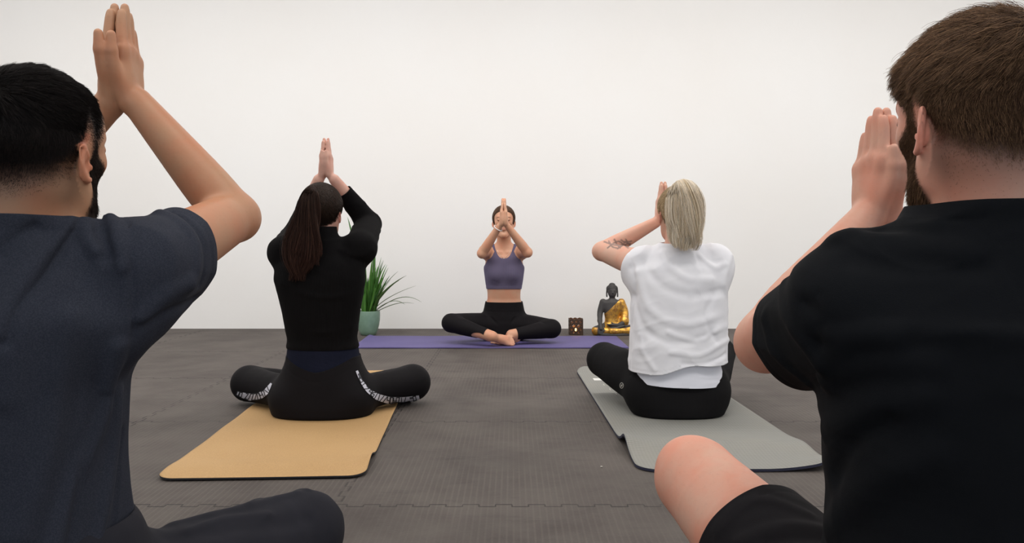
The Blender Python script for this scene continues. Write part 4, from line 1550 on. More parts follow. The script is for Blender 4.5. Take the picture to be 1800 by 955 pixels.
    # white side stripes with black figures
    def stripe(cl, wd, chars, d0, d1):
        cl = np.array(cl, float)
        seg = np.r_[0, np.cumsum(np.hypot(*np.diff(cl, axis=0).T))]
        n = 60
        s_ = np.linspace(0, seg[-1], n)
        for _ in range(1):
            cx = np.interp(s_, seg, cl[:, 0]); cy = np.interp(s_, seg, cl[:, 1]); ww = np.interp(s_, seg, wd)
        ker = np.hanning(9); ker /= ker.sum()
        cx = np.convolve(np.pad(cx, 4, mode='edge'), ker, 'valid'); cy = np.convolve(np.pad(cy, 4, mode='edge'), ker, 'valid')
        tx, ty = np.gradient(cx), np.gradient(cy); L = np.hypot(tx, ty); tx /= L; ty /= L
        at = lambda s, v: (np.interp(s, s_, cx) - np.interp(s, s_, ty) * v * np.interp(s, s_, ww), np.interp(s, s_, cy) + np.interp(s, s_, tx) * v * np.interp(s, s_, ww))
        polys = []
        for i in range(n - 1):
            for v0, v1 in ((-.5, -.17), (-.17, .17), (.17, .5)):
                polys.append([at(s_[i], v0), at(s_[i + 1], v0), at(s_[i + 1], v1), at(s_[i], v1)])
        st_ = decal('side_stripe', lg, polys, d0, d1, M_STRIPE, o, base, .0022)
        G = {'0': [(0, 0, 1, 0), (1, 0, 1, 1), (1, 1, 0, 1), (0, 1, 0, 0)], '1': [(.5, 0, .5, 1)], '7': [(0, 0, 1, 0), (1, 0, .4, 1)], '4': [(0, 0, 0, .55), (0, .55, 1, .55), (1, 0, 1, 1)],
             'F': [(0, 0, 0, 1), (0, 0, 1, 0), (0, .5, .8, .5)], '/': [(1, 0, 0, 1)], '6': [(1, 0, 0, .3), (0, .3, 0, 1), (0, 1, 1, 1), (1, 1, 1, .5), (1, .5, 0, .5)], 'Z': [(0, 0, 1, 0), (1, 0, 0, 1), (0, 1, 1, 1)],
             '9': [(0, 0, 1, 0), (0, 0, 0, .5), (0, .5, 1, .5), (1, 0, 1, 1)], ' ': [], '-': [(0, .15, 1, .15), (0, .35, 1, .35)]}
        gp = []
        for ch, s0, s1 in chars:
            cw = s1 - s0
            for (x0, y0, x1, y1) in G[ch]:
                ns = 3
                for j in range(ns):
                    a0 = (x0 + (x1 - x0) * j / ns, y0 + (y1 - y0) * j / ns); a1 = (x0 + (x1 - x0) * (j + 1) / ns, y0 + (y1 - y0) * (j + 1) / ns)
                    p0 = np.array(at(s0 + a0[0] * cw * .8, -.44 + .88 * a0[1])); p1 = np.array(at(s0 + a1[0] * cw * .8, -.44 + .88 * a1[1]))
                    dd = p1 - p0; dd = dd / (np.linalg.norm(dd) + 1e-9); nn = np.array([-dd[1], dd[0]]) * .75
                    p0 = p0 - dd * .5; p1 = p1 + dd * .5
                    gp.append([p0 - nn, p1 - nn, p1 + nn, p0 + nn])
        decal('printed_figures', lg, gp, d0, d1, M_RUB, st_, V(0, 0, 0) + base * 0 + base, .0030)
    R_ = lambda s, a, b: [(c, a + (b - a) * i / len(s), a + (b - a) * (i + 1) / len(s)) for i, c in enumerate(s)]
    stripe([(626, 651), (634, 670), (646, 687), (662, 698), (685, 704), (710, 704), (738, 698)], [4, 5, 7, 11, 12, 12, 7], R_('9017', 8, 42) + R_('9611//40471/ -0', 44, 132), 2.9, 3.6)
    stripe([(416, 690), (425, 694), (440, 698), (455, 697), (468, 690), (478, 674)], [8, 9, 12, 12, 10, 3], R_('00 Z/ZZ0471/', 1, 66), 2.9, 3.6)
    # hair: swept back to a high ponytail
    def mk(l):
        ear_ = (np.abs(l[:, 0]) > .0755) & (l[:, 1] > -.05) & (l[:, 1] < .006) & (l[:, 2] < .012)
        return (scalp_mask(l) > 0) * ~ear_ * (np.abs(l[:, 0]) < .09) * 1.0
    tie = h(-.012, -.098, .085)
    pth, rng = swept_hair(hn, h, 15000, 25, mk, tie, lift=.008)
    ca, cb = (.012, .008, .007), (.045, .028, .020)
    root = tie
    g = [root + V(.010, .01, .002), root + V(.002, -.024, .004), root + V(-.006, -.038, -.045), root + V(-.016, -.040, -.12), root + V(-.024, -.038, -.20), root + V(-.026, -.040, -.285), root + V(-.040, -.045, -.355)]
    p2 = pony(rng, 10000, g, [.012, .022, .036, .044, .050, .050, .034], K=16, flat=((0, 1, 0), .55), fray=.36, wave=.026, locks=30, cut=.38)
    v1, F1 = tubes(pth, np.tile(np.linspace(.0006, .0005, pth.shape[1]), (len(pth), 1)))
    v2, F2 = tubes(p2, np.tile(np.linspace(.0007, .0004, p2.shape[1]), (len(p2), 1)))
    me = np_mesh('hair', v1, F1, base=base); set_tint(me, np.repeat(mixcol(rng, len(pth), ca, cb), pth.shape[1] * 3, axis=0)); ho = link('hair', me, o, M_HAIR)
    cc = mixcol(rng, len(p2), (.014, .009, .008), (.060, .034, .024), .2)
    tcol = np.repeat(cc, p2.shape[1] * 3, axis=0) * np.tile(np.repeat(np.linspace(.8, 1.7, p2.shape[1]), 3), len(p2))[:, None]
    tcol[:, 1:] *= np.tile(np.repeat(np.linspace(1, .82, p2.shape[1]), 3), len(p2))[:, None]
    me = np_mesh('ponytail', v2, F2, base=base); set_tint(me, tcol); link('ponytail', me, ho, M_HAIR)
    return o


# ================================================================== blonde woman
def woman_blonde():
    h = Frame((.652, 3.13, .785), (-.10, 1, -.08), (0.03, 0, 1), .95)
    hs = S(); head(hs, h, .92, True); hn = S(); head(hn, h, .92, ears=False); hn.cone((.648, 3.10, .60), h(0, -.02, -.06), .054, .050, .03)
    shL, shR = V(.492, 3.13, .595), V(.795, 3.12, .600)
    elL, elR = V(.380, 3.33, .640), V(.83, 3.37, .585)
    Np = nrm((-1, -.05, 0)); Tp = nrm((.05, -1, 0))
    C = V(.632, 3.36, .775)
    Yh = nrm(V(.03, 0, 1))
    wrL, wrR = C + Np * .026 + V(0, 0, -.014), C - Np * .026 + V(0, 0, -.014)
    up = S()
    up.loft([(.03, .645, 3.13, .15, .11), (.12, .645, 3.13, .155, .11), (.22, .645, 3.12, .130, .095), (.32, .645, 3.115, .125, .092), (.44, .645, 3.11, .140, .098),
             (.52, .645, 3.11, .148, .098), (.58, .645, 3.11, .135, .088), (.62, .648, 3.11, .09, .065), (.67, .65, 3.11, .045, .045)], 0, 2.3, cap=.04)
    up.cone((.648, 3.10, .60), h(0, -.02, -.06), .054, .050, .03)
    for sh in (shL, shR):
        up.chain([V(.648, 3.10, .622), lerp((.648, 3.105, .612), sh, .55) + V(0, 0, .004), sh], [.036, .044, .053], .035)
    two_arms(up, (shL, elL, wrL), (shR, elR, wrR), ((C + Np * .0125, Tp, Yh - Np * .03, Np, .90), dict(thumb=.35)),
             ((C - Np * .0125, Tp, Yh + Np * .03, -Np, .90), dict(thumb=.35)), (.054, .050, .040, .038, .031, .0230))
    body = S(); body.sub(up, 0); body.sub(hs, .015)
    hipL, hipR = V(.545, 3.13, .115), V(.745, 3.13, .115)
    knL, knR = V(.402, 3.47, .165), V(.905, 3.50, .190)
    anL, anR = V(.66, 3.50, .055), V(.70, 3.60, .055)
    legs = S()
    legs.loft([(-.03, .645, 3.10, .16, .11), (.05, .645, 3.115, .182, .126), (.13, .645, 3.125, .170, .122), (.22, .645, 3.12, .140, .102), (.29, .645, 3.115, .13, .098)], 0, 2.4)
    for q in (hipL, hipR):
        legs.ell(q + V(0, -.02, -.02), (.098, .105, .088), .03)
    leg(legs, hipL, knL, anL, (.095, .086, .070, .062, .040)); leg(legs, hipR, knR, anR, (.095, .084, .068, .060, .040))
    low = S(); low.sub(legs, 0)
    foot(low, anL, (.9, .1, -.1), (0, .4, .9), .9); foot(low, anR, (-.9, .1, -.1), (0, .4, .9), .9)
    body.sub(low, .03); body.floor(.012)
    base = V(.645, 3.13, 0)
    skin = SK_FAIR
    ft = face_tint(h, skin, brow=(.25, .16, .09), lips=(.6, .25, .2), hair=(.36, .25, .14), fade=.01)
    # the forearm tattoo, drawn as lines on the side facing back
    tat = [[(1062, 425), (1075, 430), (1090, 432), (1108, 428)], [(1068, 436), (1078, 428), (1088, 424), (1096, 430), (1104, 436)], [(1070, 424), (1076, 434), (1086, 437), (1094, 432), (1100, 424)],
           [(1080, 421), (1084, 430), (1090, 436)], [(1100, 421), (1106, 430), (1112, 434)], [(1092, 422), (1098, 427), (1110, 424)]]

    def tint(vp):
        t = ft(vp)
        px = 900 + vp[:, 0] / vp[:, 1] * FPX; py = HORIZON + (CAM_H - vp[:, 2]) / vp[:, 1] * FPX
        near = (px > 1050) & (px < 1125) & (py > 412) & (py < 445) & (vp[:, 1] < 3.345)
        best = np.full(len(vp), 99.0)
        for ln in tat:
            for a, b in zip(ln[:-1], ln[1:]):
                a = np.array(a, float); b = np.array(b, float); ab = b - a
                u = np.clip(((px - a[0]) * ab[0] + (py - a[1]) * ab[1]) / (ab @ ab), 0, 1)
                best = np.minimum(best, np.hypot(px - a[0] - u * ab[0], py - a[1] - u * ab[1]))
        m = between(1.9, .7, best) * near * .75
        return t * (1 - m[:, None]) + np.array([.10, .09, .09]) / skin * m[:, None]
    o = sdf_obj('person', body, (.30, 2.93, -.01), (1.04, 3.72, 1.0), .0045, M_SK_FAIR, None, base, tint=tint)
    ppl_label(o, 'blonde woman with tattooed forearm and loose white t-shirt on the grey mat')
    # t-shirt
    ts = S(); uo = S(); uo.sub(up, 0); uo.offset(.003); ts.sub(uo, 0)
    ts.loft([(.12, .645, 3.10, .190, .135), (.20, .645, 3.10, .190, .135), (.30, .645, 3.10, .184, .128), (.42, .649, 3.105, .184, .122),
             (.52, .651, 3.105, .179, .115), (.58, .645, 3.105, .160, .098), (.615, .647, 3.105, .115, .075), (.65, .65, 3.105, .075, .066), (.70, .652, 3.105, .06, .055)], 0, 2.6, cap=.02)
    for sh, el in ((shL, elL), (shR, elR)):
        ts.chain([V(.648, 3.095, .616), lerp((.648, 3.10, .608), sh, .55) + V(0, 0, .006), sh + V(0, 0, .004)], [.040, .050, .058], .035)
        ts.chain([sh, lerp(sh, el, .6)], [.055, .055], .03)
        ts.chain([lerp(sh, el, -.1) + V(0, 0, -.05), lerp(sh, el, .35) + V(0, 0, -.025)], [.060, .050], .04)
    fP = lambda pts: on_surface(ts, pts)
    for pts, w_, a in [
            ([(1165, 445, 3.05), (1180, 470, 3.0), (1210, 490, 2.98), (1250, 492, 2.99)], .014, .009),
            ([(1130, 460, 3.05), (1160, 500, 3.0), (1210, 520, 2.98), (1265, 512, 3.0)], .016, -.008),
            ([(1120, 480, 3.05), (1140, 540, 3.0), (1190, 570, 2.97), (1250, 560, 2.98), (1280, 535, 3.02)], .014, .009),
            ([(1115, 520, 3.04), (1135, 580, 3.0), (1190, 605, 2.97), (1250, 590, 2.98)], .013, -.008),
            ([(1175, 585, 2.98), (1225, 600, 2.97), (1262, 580, 3.0), (1285, 560, 3.03)], .009, .009),
            ([(1180, 620, 2.97), (1230, 625, 2.97), (1270, 603, 3.0), (1288, 590, 3.04)], .009, .009),
            ([(1200, 640, 2.97), (1240, 640, 2.97), (1275, 622, 3.01)], .008, -.007),
            ([(1285, 450, 3.05), (1272, 500, 3.03), (1280, 560, 3.04)], .010, .007),
            ([(1230, 450, 3.03), (1255, 470, 3.02), (1275, 465, 3.04)], .010, .007),
            ([(1110, 470, 3.1), (1118, 500, 3.06), (1112, 560, 3.04), (1108, 640, 3.04)], .010, -.006),
            ([(1125, 590, 3.0), (1130, 620, 3.0), (1150, 650, 2.98)], .010, .006),
            ([(1215, 440, 3.02), (1225, 470, 3.0), (1215, 520, 2.98)], .010, .005),
            ([(1255, 520, 3.0), (1240, 560, 2.98), (1260, 600, 2.99)], .010, -.006),
            ([(1105, 440, 3.12), (1115, 470, 3.1), (1117, 490, 3.1)], .005, -.004)]:
        ts.fold(fP(pts), w_ * 1.1, a * .8)
    hem = lambda Q: -(Q[:, 2] - (.196 + .022 * np.sin((Q[:, 0] - .60) * 9) + .006 * np.sin(Q[:, 0] * 31)) - .10 * np.clip((Q[:, 0] - .76) / .1, 0, 1) ** 2 * (Q[:, 1] < 3.08) * 0)
    band(ts, hem, .010, .0018, -.0015, (.645, 3.10, .2), .22)
    nkl = any_cut(hole_cut((.653, 3.112, .705), (0, .12, 1), .063, flat=1.1, half=.06), near(plane_cut((.65, 3.05, .672), (0, -.05, 1)), (.652, 3.11), .12))
    band(ts, nkl, .006, .006, .0018, (.65, 3.1, .64), .12)
    cuts = [hem, nkl]
    for sh, el in ((shL, elL), (shR, elR)):
        cuts.append(ball_cut(lerp(sh, el, .0 if sh is shL else .10), nrm(nrm(el - sh) + V(0, 0, .15)), .11))
    sdf_obj('t_shirt', ts, (.38, 2.90, .15), (.92, 3.35, .72), .0045, M_WHITETEE, o, base, any_cut(*cuts), .002, disp=wrinkles((9, 9, 17), .0034, 31, R=np.array([[.94, 0, .34], [0, 1, 0], [-.34, 0, .94]])))
    us = S(); uo = S(); uo.sub(up, 0); uo.ops.append(legs.ops[0]); uo.offset(.008); us.sub(uo, 0)
    us.loft([(.08, .645, 3.105, .172, .122), (.15, .645, 3.105, .166, .118), (.20, .645, 3.105, .158, .112), (.26, .645, 3.105, .150, .105)], 0, 2.4, cap=.01)
    for pts, w_, a in [([(1120, 660, 3.0), (1200, 672, 2.97), (1275, 655, 3.0)], .006, .003), ([(1130, 672, 3.0), (1200, 682, 2.97), (1270, 668, 3.0)], .004, -.003)]:
        us.fold(fP(pts), w_, a)
    hm = plane_cut((.645, 3.0, .132), (-.03, 0.12, -1))
    sdf_obj('vest_top', us, (.44, 2.93, .10), (.86, 3.28, .25), .0045, M_WHITEVEST, o, base, any_cut(hm, plane_cut((0, 0, .24), (0, 0, 1))), .002, disp=wrinkles((8, 8, 34), .0016, 4))
    lg = S(); lg.sub(legs, 0); lg.sub(up, .03)
    lg.offset(.005); lg.floor(.010)
    for pts, w_, a in [([(1110, 650, 3.1), (1108, 690, 3.05), (1125, 720, 3.0)], .006, -.004), ([(1120, 700, 3.0), (1190, 708, 2.98), (1280, 700, 3.0)], .004, -.002),
                       ([(1285, 655, 3.1), (1292, 690, 3.05)], .006, .004)]:
        lg.fold(fP(pts), w_, a)
    sdf_obj('leggings', lg, (.28, 2.93, -.01), (1.06, 3.72, .30), .005, M_LEG2, o, base,
            any_cut(near(plane_cut((0, 0, .25), (0, 0, 1)), (.645, 3.12), .20), cuff_cut(lerp(knL, anL, .93), anL - knL, .048), cuff_cut(lerp(knR, anR, .93), anR - knR, .048)), .002)
    # small round logo on the thigh
    polys = []
    cx, cy = 1093.5, 678
    for i in range(20):
        a0, a1 = i * math.pi / 10, (i + 1) * math.pi / 10
        polys.append([(cx + 3.6 * math.cos(a0), cy + 5.2 * math.sin(a0)), (cx + 3.6 * math.cos(a1), cy + 5.2 * math.sin(a1)), (cx + 2.8 * math.cos(a1), cy + 4.3 * math.sin(a1)), (cx + 2.8 * math.cos(a0), cy + 4.3 * math.sin(a0))])
    for x0, y0, x1, y1 in ((1091.8, 680.5, 1093.2, 676), (1093.2, 676, 1093.8, 680), (1093.8, 680, 1095.4, 675.5)):
        polys.append([(x0 - .4, y0), (x1 - .4, y1), (x1 + .4, y1), (x0 + .4, y0)])
    decal('round_logo', lg, polys, 2.9, 3.5, M_PALEPRINT, o, base, .002)
    # hair
    def mk(l):
        ear_ = (np.abs(l[:, 0]) > .0755) & (l[:, 1] > -.05) & (l[:, 1] < .006) & (l[:, 2] < .012)
        return (scalp_mask(l) > 0) * ~ear_ * (np.abs(l[:, 0]) < .09) * 1.0
    tie = h(-.022, -.085, .100)
    pth, rng = swept_hair(hn, h, 15000, 35, mk, tie, lift=.007)
    root = tie
    g = [root + V(.004, .012, -.004), root + V(.004, -.018, .022), root + V(.006, -.052, .002), root + V(.010, -.070, -.060), root + V(.010, -.075, -.13), root + V(.012, -.075, -.20), root + V(.014, -.072, -.245)]
    p2 = pony(rng, 9000, g, [.014, .028, .048, .062, .066, .052, .022], K=16, flat=((0, 1, 0), .5), fray=.42, wave=.020, locks=30, cut=.45)
    v1, F1 = tubes(pth, np.tile(np.linspace(.0006, .0005, pth.shape[1]), (len(pth), 1)))
    v2, F2 = tubes(p2, np.tile(np.linspace(.0007, .0004, p2.shape[1]), (len(p2), 1)))
    me = np_mesh('hair', v1, F1, base=base); set_tint(me, np.repeat(mixcol(rng, len(pth), (.36, .25, .14), (.66, .52, .34), .2), pth.shape[1] * 3, axis=0)); ho = link('hair', me, o, M_HAIR)
    cc = mixcol(rng, len(p2), (.92, .83, .71), (.66, .51, .32), .13)
    me = np_mesh('ponytail', v2, F2, base=base); set_tint(me, np.repeat(cc, p2.shape[1] * 3, axis=0)); link('ponytail', me, ho, M_HAIR)
    return o


# ================================================================== instructor facing the camera
def instructor():
    h = Frame((-.056, 5.385, .815), (0.0, -1, .02), (0, 0, 1), .93)
    hs = S(); head(hs, h, .92, True); hn = S(); head(hn, h, .92, ears=False)
    shA, shB = V(-.178, 5.42, .612), V(.070, 5.42, .612)       # image left, image right
    elA, elB = V(-.192, 5.16, .606), V(.098, 5.16, .612)
    C = V(-.053, 5.075, .790)
    Np = V(1, 0, 0); Tp = nrm((0, 1, 0)); Yh = nrm(V(.00, -.02, 1))
    wrB, wrA = C + V(.026, .006, -.012), C + V(-.028, .006, -.012)
    up = S()
    secs = [(.03, -.055, 5.44, .14, .105), (.12, -.055, 5.44, .150, .105), (.20, -.055, 5.44, .125, .090), (.26, -.055, 5.435, .112, .082), (.33, -.055, 5.43, .112, .082), (.42, -.054, 5.43, .126, .088),
            (.50, -.054, 5.43, .136, .092), (.57, -.054, 5.43, .120, .080), (.615, -.054, 5.43, .078, .058), (.66, -.054, 5.43, .042, .042)]
    up.loft(secs, 0, 2.25, cap=.04)
    up.cone((-.054, 5.435, .61), h(0, -.02, -.06), .050, .046, .025)
    for q in (-.055, .055):
        up.ell((-.054 + q * .95, 5.365, .455), (.050, .042, .048), .03)
    for sh in (shA, shB):
        up.chain([V(-.054, 5.445, .640), lerp((-.054, 5.44, .63), sh, .55) + V(0, 0, .004), sh], [.032, .037, .045], .03)
        up.chain([V(-.054 + (.02 if sh is shB else -.02), 5.375, .606), lerp((-.054, 5.375, .612), sh, .8)], [.010, .010], .014)
    two_arms(up, (shB, elB, wrB), (shA, elA, wrA), ((C + Np * .0125, Tp, Yh - Np * .03, Np, .95), dict(thumb=.3)),
             ((C - Np * .0125, Tp, Yh + Np * .03, -Np, .95), dict(thumb=.3)), (.044, .039, .0315, .032, .0265, .0205))
    body = S(); body.sub(up, 0); body.sub(hs, .015)
    hA, hB = V(-.140, 5.43, .108), V(.035, 5.43, .108)
    kA, kB = V(-.400, 5.24, .145), V(.262, 5.26, .105)
    aA, aB = V(-.125, 5.085, .075), V(-.005, 5.17, .075)
    legs = S()
    legs.loft([(.01, -.055, 5.44, .12, .09), (.06, -.055, 5.44, .155, .11), (.13, -.055, 5.44, .152, .11), (.20, -.055, 5.44, .130, .096), (.27, -.055, 5.435, .118, .088)], 0, 2.3)
    leg(legs, hA, kA, aA, (.082, .072, .058, .052, .034)); leg(legs, hB, kB, aB, (.082, .072, .058, .052, .034))
    feet = S()
    foot(feet, aA, (.93, -.10, -.18), (.10, -.95, .28), .90, k=0); 
    foot(feet, aB, (-.95, -.02, -.22), (-.1, -.5, .7), .88, k=0)
    body.sub(legs, .03); body.sub(feet, .012); body.floor(.009)
    base = V(-.055, 5.44, 0)
    o = sdf_obj('person', body, (-.52, 4.94, -.01), (.40, 5.60, 1.02), .005, M_SK_IN, None, base,
                tint=face_tint(h, SK_IN, brow=(.10, .055, .035), lips=(.50, .24, .18), hair=(.11, .065, .042), fade=.008))
    ppl_label(o, 'instructor facing the class on the purple mat in grey-violet crop top and black leggings')
    # crop top
    ct = S(); ct.loft([(z, x, y, rx + .004, ry + .004) for z, x, y, rx, ry in secs], 0, 2.25, cap=.04)
    for q in (-.055, .055):
        ct.ell((-.054 + q * .95, 5.365, .455), (.052, .046, .050), .035)
    for sh in (shA, shB):
        ct.chain([V(-.054, 5.445, .640), lerp((-.054, 5.44, .63), sh, .55) + V(0, 0, .004), sh], [.036, .041, .047], .03)
    nb_ = plane_cut((0, 5.43, .357), (0, -.05, -1))

    def topcut(Q):
        x = np.abs(Q[:, 0] + .054); z = Q[:, 2]
        neck = (z - .532) - .0 * x
        u = .068 - x                                   # inner strap edge (neckline, rounded)
        nline = np.minimum(z - (.568 + .10 * (x / .068) ** 3), .5)
        inner = np.where(x < .074, nline, -1.0)
        arm_ = np.minimum(x - (.094 + .044 * np.clip((.62 - z) / .11, 0, 1.5) ** 1.6), z - .495)
        return np.maximum(inner, arm_)
    back_ok = lambda Q: topcut(Q)
    band(ct, nb_, .022, .0018, -.0015, (-.055, 5.43, .38), .16)
    ct.fold([V(-.13, 5.33, .415), V(-.09, 5.32, .40), V(-.02, 5.32, .40), V(.02, 5.33, .415)], .008, -.004)
    sdf_obj('crop_top', ct, (-.25, 5.25, .33), (.14, 5.56, .68), .0045, M_BRA, o, base, any_cut(nb_, back_ok), .002)
    # leggings
    lg = S(); lg.sub(legs, 0); uo = S(); uo.loft(secs, 0, 2.25, cap=.04); uo.offset(.002); lg.sub(uo, .03)
    lg.loft([(.16, -.055, 5.44, .137, .104), (.27, -.055, 5.435, .1145, .0845), (.34, -.055, 5.43, .113, .083)], 0, 2.3, k=.02)
    lg.offset(.0035); lg.floor(.0075)
    wc = plane_cut((0, 5.43, .272), (0, 0, 1))
    band(lg, wc, .062, .0018, -.0018, (-.055, 5.43, .22), .17)
    lg.fold([V(-.15, 5.36, .235), V(-.05, 5.34, .232), V(.04, 5.36, .235)], .004, -.002)
    for pts in ([V(-.14, 5.34, .17), V(-.10, 5.32, .13)], [V(.02, 5.34, .17), V(-.01, 5.32, .13)], [V(.16, 5.26, .15), V(.22, 5.20, .15)], [V(-.30, 5.2, .16), V(-.34, 5.2, .19)]):
        lg.fold(pts, .007, -.004)
    sdf_obj('leggings', lg, (-.52, 4.94, -.01), (.40, 5.60, .32), .005, M_LEG, o, base,
            any_cut(wc, cuff_cut(lerp(kA, aA, .86), aA - kA, .048), cuff_cut(lerp(kB, aB, .88), aB - kB, .048)), .002)
    # hair pulled back
    def mk(l):
        ear_ = (np.abs(l[:, 0]) > .0755) & (l[:, 1] > -.05) & (l[:, 1] < .006) & (l[:, 2] < .012)
        return (scalp_mask(l) > 0) * ~ear_ * (np.abs(l[:, 0]) < .09) * 1.0
    tie = h(0, -.108, .01)
    pth, rng = swept_hair(hn, h, 6000, 45, mk, tie, lift=.005)
    g = [tie + V(0, -.005, 0), tie + V(.0, .02, -.01), tie + V(.02, .03, -.06), tie + V(.035, .01, -.12), tie + V(.042, -.01, -.15)]
    p2 = pony(rng, 1500, g, [.012, .018, .02, .016, .008], K=10, fray=.3)
    cols = mixcol(rng, len(pth), (.07, .038, .024), (.17, .10, .065))
    v1, F1 = tubes(pth, np.tile(np.linspace(.0010, .0007, pth.shape[1]), (len(pth), 1)))
    me = np_mesh('hair', v1, F1, base=base); set_tint(me, np.repeat(cols, pth.shape[1] * 3, axis=0)); ho = link('hair', me, o, M_HAIR)
    v2, F2 = tubes(p2, np.tile(np.linspace(.0007, .0004, p2.shape[1]), (len(p2), 1)))
    me = np_mesh('ponytail', v2, F2, base=base); set_tint(me, np.repeat(mixcol(rng, len(p2), (.09, .05, .03), (.25, .16, .10)), p2.shape[1] * 3, axis=0)); link('ponytail', me, ho, M_HAIR)
    # beaded bracelet on the image-left wrist
    ax = nrm(wrA - elA); pc = lerp(elA, wrA, .93)
    u_ = nrm(np.cross(ax, (0, 1, 0))); v_ = np.cross(ax, u_)
    bs = S()
    for i in range(22):
        a = i * 2 * math.pi / 22
        bs.ell(pc + (u_ * math.cos(a) + v_ * math.sin(a)) * .0275, (.0042,) * 3, 0)
    m_ = NT('pearl_beads'); m_.set(Base_Color=(.72, .68, .66), Roughness=.25)
    sdf_obj('bracelet', bs, pc - .04, pc + .04, .002, m_.m, o, base)
    # thin necklace with a small pendant
    f_ = S(); f_.sub(body, 0)
    xs = np.linspace(-.045, .045, 17)
    pts = []
    for x in xs:
        z = .572 + .052 * (abs(x) / .045) ** 2.2
        q = np.array([[-.054 + x, 5.25, z]], np.float32)
        for _ in range(14):
            q[:, 1] += body(q)
        pts.append(q[0] + V(0, -.0015, 0))
    v2, F2 = tubes(np.array(pts)[None], np.full((1, 17), .0009), 5)
    m_ = NT('silver_chain'); m_.set(Base_Color=(.6, .58, .55), Roughness=.25, Metallic=1.0)
    nk_ = link('necklace', np_mesh('necklace', v2, F2, base=base), o, m_.m)
    pe = S(); pe.ell(pts[8] + V(0, -.003, -.006), (.004, .003, .006), 0)
    po = sdf_obj('pendant', pe, pts[8] - .02, pts[8] + .02, .0015, m_.m, nk_, base)
    return o


